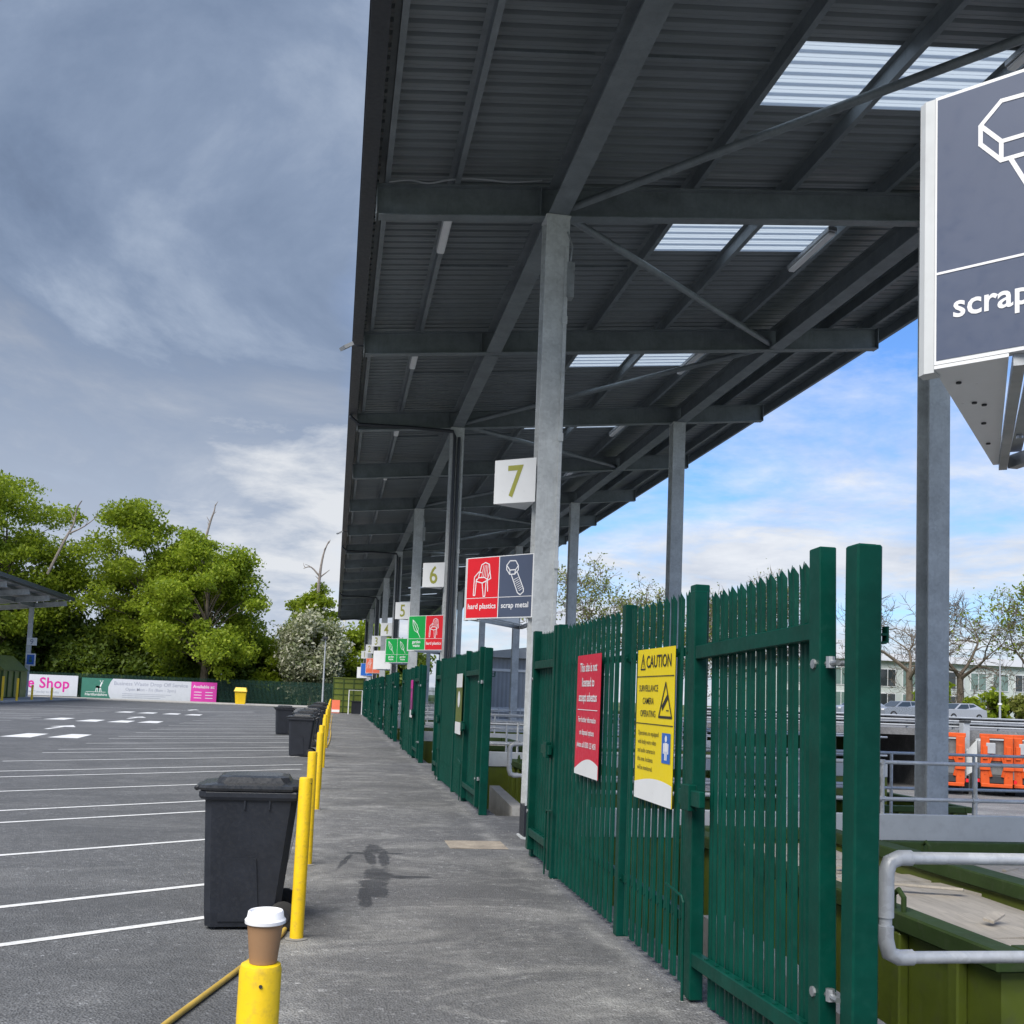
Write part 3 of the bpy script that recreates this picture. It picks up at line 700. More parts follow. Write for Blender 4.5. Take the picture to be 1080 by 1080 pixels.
# ------------------------------------------------------------------ bays: rails, barriers, containers
def pipe_rail(y,label):
    t=thing('guard_rail',label,'railing',(2.66,y,0),'pipe guard rails at the bay corners')
    r=.030; m=MB(); X0=2.66;X1=8.2
    m.tube([(X0,y,.60),(X0,y,.93),(X0+.02,y,.98),(X0+.07,y,1.0),(X1,y,1.0)],r,12); m.tube([(X0,y,.62),(X0+.02,y,.55),(X0+.07,y,.53),(X1,y,.53)],r,12); m.build('pipe',M['pipe'],t,smooth=True)
    m=MB()
    for x in (3.9,5.6,7.3): m=MB(); m.tube([(x,y,.0),(x,y,1.03)],r,12); m.tube([(x-.06,y,1.0),(x+.06,y,1.0)],r*1.3,12); m.tube([(x-.06,y,.53),(x+.06,y,.53)],r*1.3,12); m.build('upright',M['pipe'],t,smooth=True)
    m=MB(); m.tube([(X0,y,.72),(X0,y,.86),(X0,y,.93),(X0+.02,y,.98),(X0+.07,y,1.0),(X0+.13,y,1.0)],r*1.28,12); m.build('elbow_fitting',M['pipe'],t,smooth=True); m=MB(); m.tube([(X0,y,.68),(X0,y,.62),(X0+.02,y,.55),(X0+.07,y,.53),(X0+.14,y,.53)],r*1.28,12); m.build('elbow_fitting',M['pipe'],t,smooth=True)
for k in range(7): pipe_rail(P0+.62+BAY*k,f'galvanised pipe guard rail at the near corner of the bay before number {sgnname(k)}')
def barrier(y,label):
    t=thing('tipping_barrier',label,'barrier',(5.6,y,0),'barriers at the bay ends')
    m=MB(); m.bbox(2.7,12.5,y-.04,y+.04,.22,.53,.008); m.build('panel',M['slab'],t)
    m=MB(); m.box(2.7,12.5,y-.02,y+.03,ZL+.05,.215)
    x=2.9
    while x<12.4: m.box(x-.04,x+.04,y-.06,y-.02,ZL+.06,.214); x+=.9
    m.build('apron',M['olive'],t)
    m=MB(); x=3.0
    for z in (.70,1.12): m=MB(); m.tube([(2.7,y,z),(12.5,y,z)],.024,10); m.build('pipe',M['pipe'],t,smooth=True)
    m=MB(); x=2.75
    while x<12.5: m=MB(); m.tube([(x,y,.53),(x,y,1.12)],.024,10); m.tube([(x,y,1.09),(x,y,1.15)],.032,8); m.tube([(x-.04,y,.70),(x+.04,y,.70)],.031,8); x+=1.18; m.build('upright',M['pipe'],t,smooth=True)
for k in range(7): barrier(P0+7.02+BAY*k,f'grey barrier with pipe rail closing the far end of the bay before number {sgnname(k)}')
def back_rail(y,label):
    t=thing('guard_rail',label,'railing',(8.5,y,0),'pipe guard rails behind the columns')
    m=MB()
    for z in (.55,1.08): m=MB(); m.tube([(2.8,y,z),(14.0,y+.0,z)],.024,10); m.build('pipe',M['pipe'],t,smooth=True)
    for i in range(9): m=MB(); x=2.9+1.38*i; m.tube([(x,y,-2 if x>8.6 else 0),(x,y,1.09)],.024,10); m.build('upright',M['pipe'],t,smooth=True)
for k in range(0,3): back_rail(colY(k)+2.05,f'galvanised pipe rail behind the canopy columns beyond number {sgnname(k)}')
def container(x0,x1,y0,y1,zt,label,lid=False,fill=True,group='open skip containers in the bays'):
    zb_=ZL+.18; t=thing('skip_container',label,'container',((x0+x1)/2,(y0+y1)/2,ZL),group)
    m=MB(); th=.05
    m.box(x0,x0+th,y0,y1,zb_,zt-.1); m.box(x1-th,x1,y0,y1,zb_,zt-.1); m.box(x0+th,x1-th,y0,y0+th,zb_,zt-.1); m.box(x0+th,x1-th,y1-th,y1,zb_,zt-.1); m.box(x0+th,x1-th,y0+th,y1-th,zb_,zb_+.05)
    m.build('body',M['olive'],t)
    m=MB(); y=y0+.35
    while y<y1-.1:
        for xa,xb in ((x0-.07,x0),(x1,x1+.07)): m.bbox(xa,xb,y-.05,y+.05,zb_+.02,zt-.13,.01)
        y+=.62
    x=x0+.3
    while x<x1-.1:
        for ya,yb in ((y0-.07,y0),(y1,y1+.07)): m.bbox(x-.05,x+.05,ya,yb,zb_+.02,zt-.13,.01)
        x+=.6
    m.build('ribs',M['olive'],t)
    m=MB()
    for xa,xb,ya,yb in ((x0-.08,x0+.1,y0-.08,y1+.08),(x1-.1,x1+.08,y0-.08,y1+.08),(x0+.1,x1-.1,y0-.08,y0+.08),(x0+.1,x1-.1,y1-.08,y1+.08)): m.bbox(xa,xb,ya,yb,zt-.12,zt,.012)
    m.build('rim',M['olivedark'],t)
    for y in (y0+1.0,y1-1.0): m=MB(); m.tube([(x0-.03,y-.06,zt-.01),(x0-.03,y-.06,zt+.09),(x0-.03,y,zt+.13),(x0-.03,y+.06,zt+.09),(x0-.03,y+.06,zt-.01)],.018,8); m.build('lifting_hook',M['olivedark'],t)
    m=MB()
    for y in (y0+.7,y1-.7):
        for x in (x0+.3,x1-.3): m.tube([(x-.08,y,ZL+.1),(x+.08,y,ZL+.1)],.1,12)
    m.build('roller',M['darkmetal'],t)
    if fill:
        random.seed(int(y0*10)); m=MB()
        m.box(x0+.055,x1-.055,y0+.055,y1-.055,zb_+.06,zt-.22)
        mw=m.build('waste_base',M['wood'],t)
        m=MB(); yy=y0+.14
        while yy<y1-.3:
            wd=random.uniform(.35,.75); e=min(yy+wd,y1-.1); a=random.uniform(0,.05); b_=random.uniform(0,.05); c_=random.uniform(0,.25)
            m.prism([(x0+.12,yy,zt-.21+a),(x1-.12-c_,yy+.02,zt-.19+b_),(x1-.12-c_,e-.01,zt-.19+a),(x0+.12,e-.015,zt-.20+b_)],(0,0,.02)); yy+=wd
        for i in range(9):
            cx=random.uniform(x0+.5,x1-.5); cy=random.uniform(y0+.5,y1-.5); L=random.uniform(.15,.6); a=random.uniform(0,3.1)
            d=Vector((math.cos(a)*L/2,math.sin(a)*L/2,random.uniform(-.02,.03))); c=Vector((cx,cy,zt-.13+random.uniform(0,.04)))
            m.beam(c-d,c+d,random.uniform(.02,.10),.018,up=(random.uniform(-.2,.2),random.uniform(-.2,.2),1))
        m.build('boards',M['wood'],mw)
    return t
for k in range(7):
    s=sgnname(k); y0=P0+1.25+BAY*k
    container(3.72,5.35,y0,y0+5.2,.42,f'olive open skip container nearest the fence in the bay before number {s}')
    if k<2: container(5.9,8.1,y0,y0+5.2,.30,f'olive open skip container at the back of the bay before number {s}')
container(10.9,12.7,19,23,-.15,'olive skip container standing in the lower yard beyond the columns',group='skips in the lower yard',fill=False)
# concrete wheel kerb seen in the bay opening
for k in range(0,3):
    m=MB(); y=BAY*(k-1)
    m.prism([(2.62,y+14.7,ZL),(2.80,y+14.7,ZL),(3.0,y+18.2,ZL),(2.82,y+18.2,ZL)],(0,0,.12-ZL)); tag(m.build('kerb_block',M['concrete']),'pale concrete kerb block behind the nearest gate post' if k==0 else f'pale concrete kerb block beside the opening after number {sgnname(k-1)}','kerb','kerb blocks at the openings')

# ------------------------------------------------------------------ bollards, cup, hose
def make_bollard():
    t=thing('bollard','','bollard',(0,0,0),'yellow bollards beside the walkway')
    m=MB(); m.lathe((0,0,0),[(.046,0),(.046,1.075),(.043,1.087),(.034,1.09)],20); m.build('tube',M['yellow'],t,smooth=True,local=True)
    m=MB(); m.tube([(.0,-.0455,1.05),(.0,-.0485,1.05)],.004,8); m.build('screw',M['darkmetal'],t,local=True)
    m=MB(); m.lathe((0,0,0),[(.078,.0),(.078,.004),(.05,.008)],16); m.build('footing',M['footing'],t,local=True)
    return t
bol=make_bollard()
ys=[2.38,7.27,10.3,14.95,18.0,22.9,26.0,30.6,33.7,38.3,41.4,46.1,49.2,53.8,56.9,61.5,64.6,69.2,72.3]
for i,y in enumerate(ys):
    lab=['yellow bollard with the paper coffee cup standing on it','yellow bollard beside the nearest black wheelie bin'][i] if i<2 else f'yellow bollard along the walkway, {words(i-1)} beyond the one with the cup'
    x=-.135 if i==0 else -.165+.01*math.sin(i*3)
    o=bol if i==0 else copy_tree(bol)
    o.location=(x,y,0.003); o['label']=lab; o.rotation_euler=(R(.3*math.sin(i*5)),R(1.0 if i==1 else .4*math.cos(i*7)),i*.9 if i else .1)
cx,cy,cz=-.123,2.38,1.094
t=thing('coffee_cup','brown paper coffee cup with white lid on the nearest bollard','cup',(cx,cy,cz))
m=MB(); m.lathe((cx,cy,cz),[(.030,.0),(.0305,.004),(.0395,.088),(.0395,.090)],32); m.build('cup_body',M['kraft'],t,smooth=True)
m=MB(); m.lathe((cx,cy,cz),[(.0405,.084),(.0445,.086),(.0450,.093),(.0425,.096),(.0405,.098),(.0385,.111),(.0365,.113),(.034,.1115),(.033,.108),(.001,.1075)],32); m.build('cup_lid',M['lid'],t,smooth=True)
m=MB(); m.tube(curve_pts([(-1.2,3.7,.02),(-.9,4.7,.02),(-.74,5.4,.02),(-.61,5.9,.02),(-.47,6.44,.02),(-.31,7.1,.02),(-.24,7.7,.02),(-.24,9.5,.02),(-.28,11.5,.02)]),.017,10)
tag(m.build('hose',M['hose'],smooth=True),'tan hose lying on the tarmac past the nearest wheelie bin','hose')
m=MB(); m.tube(curve_pts([(-.12,31.,.02),(-.06,34,.02),(-.03,40,.02),(-.06,46,.02),(-.04,56,.02),(-.02,70,.02)]),.022,8)
tag(m.build('hose',M['hose'],smooth=True),'thin pale hose along the foot of the far bollards','hose')
m=MB(); m.bbox(1.36,2.02,11.45,12.05,.003,.009,.003); t=tag(m.build('drain_cover',M['manhole']),'pale rusty access cover set in the walkway before number 7','cover')

# ------------------------------------------------------------------ wheelie bins
def make_bin():
    t=thing('wheelie_bin','','wheelie bin',(0,0,0),'black wheelie bins along the bollards')
    def ring(x0,x1,y,z,c=.045): return [(x0+c,-y,z),(x1-c,-y,z),(x1,-y+c,z),(x1,y-c,z),(x1-c,y,z),(x0+c,y,z),(x0,y-c,z),(x0,-y+c,z)]
    m=MB(); lv=[ring(-.275,.215,.215,.02),ring(-.285,.235,.225,.12),ring(-.315,.315,.265,.86),ring(-.318,.32,.268,.92)]
    vs=[p for r in lv for p in r]; fs=[tuple(range(7,-1,-1))]
    for i in range(len(lv)-1): fs+=[(8*i+j,8*i+(j+1)%8,8*i+8+(j+1)%8,8*i+8+j) for j in range(8)]
    m.mesh(vs,fs)
    # raised side panels and front ribs
    for s in (-1,1):
        pts=[(-.19,s*.2215,.06),(.09,s*.2215,.06),(.055,s*.2478,.50),(-.155,s*.2478,.50)]
        m.prism(pts,(0,s*.009,0))
        for x in (-.05,.12): m.prism([(x,s*.2665,.84),(x+.012,s*.2665,.84),(x+.012,s*.269,.92),(x,s*.269,.92)],(0,s*.014,0))
    m.build('body',M['black'],t,local=True)
    m=MB(); lv=[ring(-.345,.345,.285,.905,.05),ring(-.36,.36,.292,.925,.05),ring(-.36,.36,.292,.955,.05),ring(-.35,.35,.285,.965,.05)]
    vs=[p for r in lv for p in r]; fs=[tuple(range(7,-1,-1)),tuple(range(24,32))]
    for i in range(3): fs+=[(8*i+j,8*i+(j+1)%8,8*i+8+(j+1)%8,8*i+8+j) for j in range(8)]
    m.mesh(vs,fs); m.build('rim',M['black'],t,local=True)
    m=MB(); lv=[ring(-.365,.335,.296,.968,.06),ring(-.375,.34,.300,.985,.06),ring(-.36,.34,.296,1.005,.06),ring(-.25,.27,.235,1.02,.05),ring(-.235,.25,.222,1.058,.06),ring(-.20,.20,.18,1.068,.06)]
    vs=[p for r in lv for p in r]; fs=[tuple(range(7,-1,-1)),tuple(range(40,48))]
    for i in range(5): fs+=[(8*i+j,8*i+(j+1)%8,8*i+8+(j+1)%8,8*i+8+j) for j in range(8)]
    m.mesh(vs,fs)
    m.bbox(-.405,-.365,-.16,.16,.955,.99,.012)
    m.build('lid',M['blacklid'],t,local=True)
    m=MB(); m.tube([(.345,-.24,.95),(.40,-.24,.985),(.40,.24,.985),(.345,.24,.95)],.017,10); m.tube([(.345,-.1,.95),(.40,-.1,.985)],.014,8); m.tube([(.345,.1,.95),(.40,.1,.985)],.014,8); m.build('handle',M['black'],t,smooth=True,local=True)
    for s in (-1,1):
        m=MB(); y=s*.255; m.tube([(.255,y-.028,.10),(.255,y-.022,.10),(.255,y+.022,.10),(.255,y+.028,.10)],[.085,.10,.10,.085],20); w=m.build('wheel',M['rubber'],t,smooth=True,local=True)
        m=MB(); m.tube([(.255,y+s*.029,.10),(.255,y+s*.034,.10)],.05,14); m.build('hub',M['black'],w,local=True)
    m=MB(); m.tube([(.255,-.22,.10),(.255,.22,.10)],.012,8); m.build('axle',M['galv'],t,local=True)
    return t
b0=make_bin()
bins=[(-.535,7.75,.02,'large black wheelie bin nearest the camera beside the bollards'),(-.74,26.7,-.05,'black wheelie bin in front of the far row, wheels showing'),(-1.75,38.9,.1,'black wheelie bin standing apart to the left of the far row'),
      (-.78,31.2,.06,'black wheelie bin second in the far row beside the bollards'),(-.72,36.0,-.04,'black wheelie bin third in the far row beside the bollards'),(-.66,44.0,.05,'black wheelie bin fourth in the far row beside the bollards'),(-.62,54.5,0,'black wheelie bin last in the far row beside the bollards')]
for i,(x,y,rz,l) in enumerate(bins):
    o=b0 if i==0 else copy_tree(b0); o.location=(x,y,.003); o.rotation_euler=(0,0,rz); o['label']=l

# ------------------------------------------------------------------ far end of the walkway
t=thing('green_container','tall olive steel container with grid ribs at the end of the walkway','container',(1.05,80,0))
m=MB(); m.box(-.05,2.25,79,84,.06,2.62); m.build('body',M['olive'],t)
m=MB()
for x in (-.04,.72,1.48,2.20): m.box(x-.035,x+.035,78.95,78.999,.06,2.62)
for z in (.5,.95,1.4,1.85,2.3): m.box(-.05,2.25,78.965,78.998,z-.025,z+.025)
m.build('ribs',M['olivedark'],t)
m=MB(); m.box(-.1,2.3,78.94,84.05,2.621,2.70); m.build('rim',M['olive'],t)
t=thing('a_frame_sign','small orange notice standing on the ground by the last bollard','sign',(.2,76,0))
m=MB(); m.beam((.2,75.9,.05),(.2,76.05,1.0),.58,.02,up=(0,1,0)); m.build('board',M['sorange'],t)
m=MB(); m.beam((.2,75.882,.12),(.2,75.905,.30),.56,.014,up=(0,1,0)); m.build('base_strip',M['white'],t)
t=thing('white_frame','white tubular frame standing by the far container','frame',(1.6,76,0)); m=MB(); m.tube([(1.12,76,0),(1.12,76,1.75),(2.08,76,1.75),(2.08,76,0)],.04,8); m.build('tube',M['white'],t)
t=thing('waste_bin','dark open bin behind the white frame at the walkway end','bin',(1.75,77,0)); m=MB(); m.prism([(1.35,76.4,.04),(2.05,76.4,.04),(2.05,77.2,.04),(1.35,77.2,.04)],(0,0,.86)); m.build('body',M['black'],t); m=MB(); m.bbox(1.3,2.1,76.35,77.25,.90,.97,.02); m.build('rim',M['blacklid'],t)
t=thing('grit_bin','yellow grit bin standing before the far fence','grit bin',(-8.3,96.2,.12))
m=MB(); m.prism([(-8.72,95.9,.125),(-7.88,95.9,.125),(-7.82,95.8,1.25),(-8.8,95.8,1.25)],(0,.8,0)); m.build('body',M['yellow'],t); m=MB(); m.prism([(-8.88,95.7,1.26),(-7.74,95.7,1.26),(-7.86,95.9,1.62),(-8.76,95.9,1.62)],(0,1.,0)); m.build('lid',M['yellow'],t)
t=thing('lamp_post','thin grey lamp post in front of the blossoming bush','lamp post',(-1.0,98,0)); m=MB(); m.tube([(-1.0,98,0),(-1.0,98,6.5)],[.09,.055],8); m.build('shaft',M['steelgrey'],t); m=MB(); m.bbox(-1.3,-.75,97.7,98.1,6.45,6.68,.04); m.build('lamp_head',M['darkmetal'],t)

# far palisade and banners
FY=103.
t=thing('palisade_fence','long dark green palisade fence at the far side of the car park','fence',(-20,FY,0))
m=MB(); x=-62.
while x<16: 
    m.mesh([(x-.036,FY,.1),(x+.036,FY,.1),(x+.036,FY,2.3),(x,FY-.02,2.42),(x-.036,FY,2.3),(x,FY-.02,.1)],[(0,5,3,4),(5,1,2,3)]); x+=.125
m.build('pales',M['greenfar'],t)
for z in (.4,2.0):
    m=MB(); m.box(-62,16,FY+.02,FY+.07,z-.03,z+.03); m.build('rail',M['greenfar'],t)
x=-61.
while x<16: 
    m=MB(); m.box(x-.05,x+.05,FY+.075,FY+.175,0,2.35); m.build('post',M['greenfar'],t); x+=2.75
P=Panel((-36.0,FY-.2,.16),(1,0,0)); W,H=12.1,1.95
t=thing('banner','white banner with magenta lettering on the far fence at the left','banner',(-30,FY-.2,.1)); backing(t,P,W,H,M['banner'],t=.02)
m=MB(); P.text(m,'Shop',W-.72,.72,1.38,'RIGHT',bold=.022,sx=.95,space=1.04); P.text(m,'Reuse',W-3.85,.72,1.38,'RIGHT',bold=.022,sx=.95,space=1.04); m.build('lettering',M['magenta'],t)
m=MB(); P.text(m,'Open Tuesday to Sunday',W-1.6,.25,.30,'RIGHT'); m.build('small_lettering',M['ltext'],t)
P=Panel((-23.55,FY-.2,-.02),(1,0,0)); W,H=12.4,2.0
t=thing('banner','long green, white and pink banner on the far fence','banner',(-17,FY-.2,-.02)); backing(t,P,W,H,M['banner'],t=.02)
m=MB(); P.poly(m,[(0,0),(2.75,0)]+[(2.75-.55*math.sin(math.pi*(i/8*.5)),i/8*H) for i in range(1,1)]+[(2.55,.3),(2.42,.7),(2.42,1.2),(2.6,1.7),(2.8,H),(0,H)],.003); m.build('green_panel',M['bannergreen'],t)
m=MB(); P.rect(m,10.0,0,W,H,.003); m.build('pink_panel',M['spink'],t)
m=MB(); P.text(m,'Business Waste Drop Off Service',6.3,1.42,.50,bold=.012); P.text(m,'Open Mon - Fri (8am - 2pm)',6.3,.92,.40)
for i in range(3): P.rect(m,3.7,.60-.17*i,8.2-.5*i,.64-.17*i,.004)
m.build('lettering',M['ltext'],t)
m=MB(); deer(P,m,1.55,1.12,.80); P.text(m,'Hertfordshire',1.35,.34,.36,bold=.01,h=.006); P.rect(m,.4,.68,2.2,.71,.006); P.text(m,'Available at:',11.2,1.42,.42,bold=.015,h=.006)
for i in range(3): P.rect(m,10.3,1.0-.28*i,11.0,1.06-.28*i,.006); P.rect(m,11.35,1.0-.28*i,12.05,1.06-.28*i,.006)
m.build('white_lettering',M['letter'],t)

# ------------------------------------------------------------------ second canopy on the left
can2=thing('canopy','smaller grey steel canopy across the car park at the left edge','canopy',(-25.4,90,0))
def zb2(x): return 7.55+.12*(x+25.4)
for i in range(6):
    y=91-5.35*i; m=MB(); m.ibeam((-34,y,zb2(-34)+.2),(-22.5,y,zb2(-22.5)+.2),.2,.4,.03,.02); m.build('rafter',M['colsteel'],can2)
m=MB(); m.ibeam((-25.0,60,zb2(-25.0)+.2),(-25.0,91.2,zb2(-25.0)+.2),.26,.38,.02,.014); m.build('beam',M['canopysteel'],can2)
m=MB(); a=(-22.2,-34.5); m.mesh([(a[0],58,zb2(a[0])+.6),(a[1],58,zb2(a[1])+.6),(a[1],92,zb2(a[1])+.6),(a[0],92,zb2(a[0])+.6)]+[(a[0],58,zb2(a[0])+.66),(a[1],58,zb2(a[1])+.66),(a[1],92,zb2(a[1])+.66),(a[0],92,zb2(a[0])+.66)],[(0,1,2,3),(7,6,5,4),(0,3,7,4),(2,1,5,6),(3,2,6,7),(1,0,4,5)])
m.build('roof_sheet',M['sheet'],can2)
for x in (-22.5,-23.6,-26.8,-28.2):
    m=MB(); m.box(x-.03,x+.03,59,91.8,zb2(x)+.41,zb2(x)+.58); m.build('purlin',M['canopysteel'],can2)
m=MB(); m.box(-22.19,-22.1,58,92,zb2(-22.2)+.45,zb2(-22.2)+.75); m.build('gutter',M['gutter'],can2)
for y in (90.2,79.5):
    m=MB(); m.ibeam((-25.0,y,.13),(-25.0,y,zb2(-25.0)-.01),.32,.32,.03,.03,up=(0,1,0)); m.build('column',M['colsteel'],can2)
t=thing('bay_number_sign','small white number 9 sign on the post of the left canopy','sign',(-24.9,90,4.5)); m=MB(); m.box(-25.1,-24.35,89.9,90,4.42,5.05); m.build('board',M['signwhite'],t); P=Panel((-25.1,89.895,4.42),(1,0,0)); m=MB(); P.text(m,'9',.38,.1,.6); m.build('lettering',M['ltext'],t)
t=thing('information_sign','small blue framed sign on the post of the left canopy','sign',(-24.7,90,2.7)); m=MB(); m.box(-25.08,-24.35,89.9,90,2.75,3.75); m.build('board',M['signwhite'],t); m=MB(); m.box(-25.0,-24.43,89.88,89.899,2.85,3.65); m.build('blue_panel',M['sblue'],t)
m=MB(); P=Panel((-25.0,89.875,2.85),(1,0,0)); P.poly(m,[(.285+.09*math.cos(i*.5),.55+.1*math.sin(i*.5)) for i in range(12)],.002); P.rect(m,.16,.18,.41,.42,.002); m.build('pictogram',M['bannergreen'],t)
t=thing('skip_container','olive lidded skip container at the left edge by the yellow posts','container',(-27,83,.13))
m=MB(); m.box(-29.4,-24.5,82.5,88.5,.2,2.25); m.build('body',M['olive'],t)
m=MB(); m.prism([(-29.6,82.3,2.26),(-24.4,82.3,2.26),(-25.1,82.3,2.9),(-25.7,82.3,3.45),(-29.6,82.3,3.5)],(0,6.4,0)); m.build('lid',M['olive'],t)
for x in (-24.6,-25.5,-26.5): m=MB(); m.box(x-.06,x+.06,82.42,82.5,.2,2.2); m.build('rib',M['olivedark'],t)
for y in (83.5,85,86.5): m=MB(); m.box(-24.5,-24.42,y-.06,y+.06,.2,2.2); m.build('rib',M['olivedark'],t)
for i,(x,y,h) in enumerate(((-22.05,74.3,1.75),(-21.57,75.9,1.65),(-21.9,80.7,1.2),(-21.17,83.2,1.05))):
    t=thing('safety_post',['tall yellow post at the very left edge of the far island','yellow post beside the olive lidded skip corner','short yellow post right of the left canopy column','short yellow post farthest right on the far island'][i],'post',(x,y,.13),'yellow posts on the left island')
    m=MB(); m.lathe((x,y,.13),[(.08,0),(.08,h-.13),(.06,h-.1)],12); m.build('tube',M['yellow'],t)

# ------------------------------------------------------------------ beyond the yard on the right
t=thing('shed','grey clad shed seen behind the canopy columns','shed',(13,62,ZL))
m=MB(); m.box(9.2,16.5,60,74,ZL,4.0); m.build('wall',M['clad'],t)
m=MB(); m.prism([(8.9,59.6,4.01),(16.7,59.6,4.01),(16.7,59.6,4.35),(12.8,59.6,4.9),(8.9,59.6,4.35)],(0,14.8,0)); m.build('roof',M['bldroof'],t)
m=MB(); m.box(9.19,16.51,59.93,59.99,3.2,3.35); m.box(9.19,16.51,59.93,59.99,.9,1.05); m.build('band',M['white'],t)
m=MB(); m.box(10.2,13.8,59.9,59.98,ZL,.7); m.build('door',M['steelgrey'],t)
# crash barrier
t=thing('crash_barrier','grey crash barrier along the raised road behind the yard','barrier',(40,46.9,.95))
for z in (1.18,1.46):
    m=MB(); m.prism([(17,46.75,z-.13),(17,46.67,z-.09),(17,46.75,z-.03),(17,46.75,z+.03),(17,46.67,z+.09),(17,46.75,z+.13)],(62,0,0)); m.build('rail',M['steelgrey'],t)
x=18.
while x<78: 
    m=MB(); m.box(x-.05,x+.05,46.76,46.86,.95,1.62); m.build('post',M['steelgrey'],t); x+=2.5
for x,l in ((25.8,'grey pier with round plate under the raised road'),(30.8,'grey pier beside the orange trucks')):
    t=thing('pier',l,'pier',(x,46.3,ZL),'piers before the raised road'); m=MB(); m.box(x-.17,x+.17,46.15,46.5,ZL,1.3); m.build('shaft',M['steelgrey'],t); m=MB(); m.box(x-.14,x+.2,46.1,46.55,1.301,1.42); m.build('cap',M['darkmetal'],t)
    m=MB(); m.tube([(x,46.13,-.1),(x,46.149,-.1)],.15,14); m.build('plate',M['white'],t)
# refuse trucks
def make_truck():
    t=thing('refuse_truck','','truck',(0,0,0),'orange refuse trucks in the yard')
    m=MB(); m.bbox(-.72,.72,.9,5.2,.55,2.55,.06); m.build('body',M['truckwhite'],t,local=True); m=MB(); m.prism([(.73,.5,.9),(1.20,.55,1.2),(1.20,.6,2.6),(.73,.6,2.0)],(0,.08,0)); m.build('side_panel',M['truckwhite'],t,local=True)
    m=MB(); m.prism([(-.75,.9,.7),(-.75,.25,.8),(-.75,.55,2.0),(-.75,.9,2.5)],(1.5,0,0)); m.build('hopper',M['truckgrey'],t,local=True)
    m=MB()
    for s in (-1,1):
        x=s*.49; m.bbox(x-.19,x+.19,.02,.20,.55,2.72,.02); m.beam((x-s*.25,.0,.9),(x-s*.05,.12,1.7),.10,.10); m.bbox(x-.22,x+.22,-.06,.02,1.2,1.35,.01); m.bbox(x-.10,x+.10,-.05,.02,1.7,2.3,.01)
    m.build('lift_frame',M['orange'],t,local=True)
    m=MB(); m.bbox(-.72,.72,.05,.24,2.66,2.86,.02); m.build('cross_beam',M['orange'],t,local=True); m=MB(); m.bbox(-.66,.66,-.02,.1,.42,.58,.02); m.build('bumper',M['orange'],t,local=True)
    m=MB(); m.bbox(-.55,.55,.1,.2,1.5,1.56,.01); m.build('lift_bar',M['darkmetal'],t,local=True); m=MB(); m.bbox(-.54,.54,.06,.3,.6,.95,.02); m.build('comb',M['darkmetal'],t,local=True); m=MB(); m.bbox(-.45,-.05,-.02,.12,1.95,2.45,.02); m.build('control_box',M['steelgrey'],t,local=True); m=MB(); m.bbox(-.56,.56,.26,.34,.96,2.58,.03); m.build('tailgate',M['truckgrey'],t,local=True); m=MB(); m.bbox(-.56,.56,.20,.255,1.62,1.86,.01); m.build('tailgate_rib',M['orange'],t,local=True); m=MB(); m.beam((-.5,.05,1.0),(-.15,.12,2.0),.10,.08); m.build('lift_arm',M['orange'],t,local=True); m=MB(); m.beam((.5,.05,.9),(.2,.12,1.9),.10,.08); m.build('lift_arm',M['orange'],t,local=True)
    for s in (-1,1):
        for y in (1.4,4.6):
            m=MB(); m.tube([(s*.62,y,.42),(s*.86,y,.42)],.42,20); m.build('wheel',M['rubber'],t,local=True)
        m=MB(); m.bbox(s*.78-.06,s*.78+.06,-.0,.04,.62,.78,.01); m.build('tail_lamp',M['red'],t,local=True)
    m=MB(); m.bbox(-.85,.85,5.3,6.9,.5,2.6,.1); m.build('cab',M['orange'],t,local=True)
    return t
tr=make_truck()
for i,(x,y,l) in enumerate(((28.2,43.6,'orange refuse truck half hidden behind the right back column'),(30.3,43.1,'orange refuse truck with full lift frame right of the column'),(31.7,42.7,'orange refuse truck cut off by the right picture edge'))):
    o=tr if i==0 else copy_tree(tr); o.location=(x,y,ZL); o.rotation_euler=(0,0,R(-33+2*i)); o['label']=l
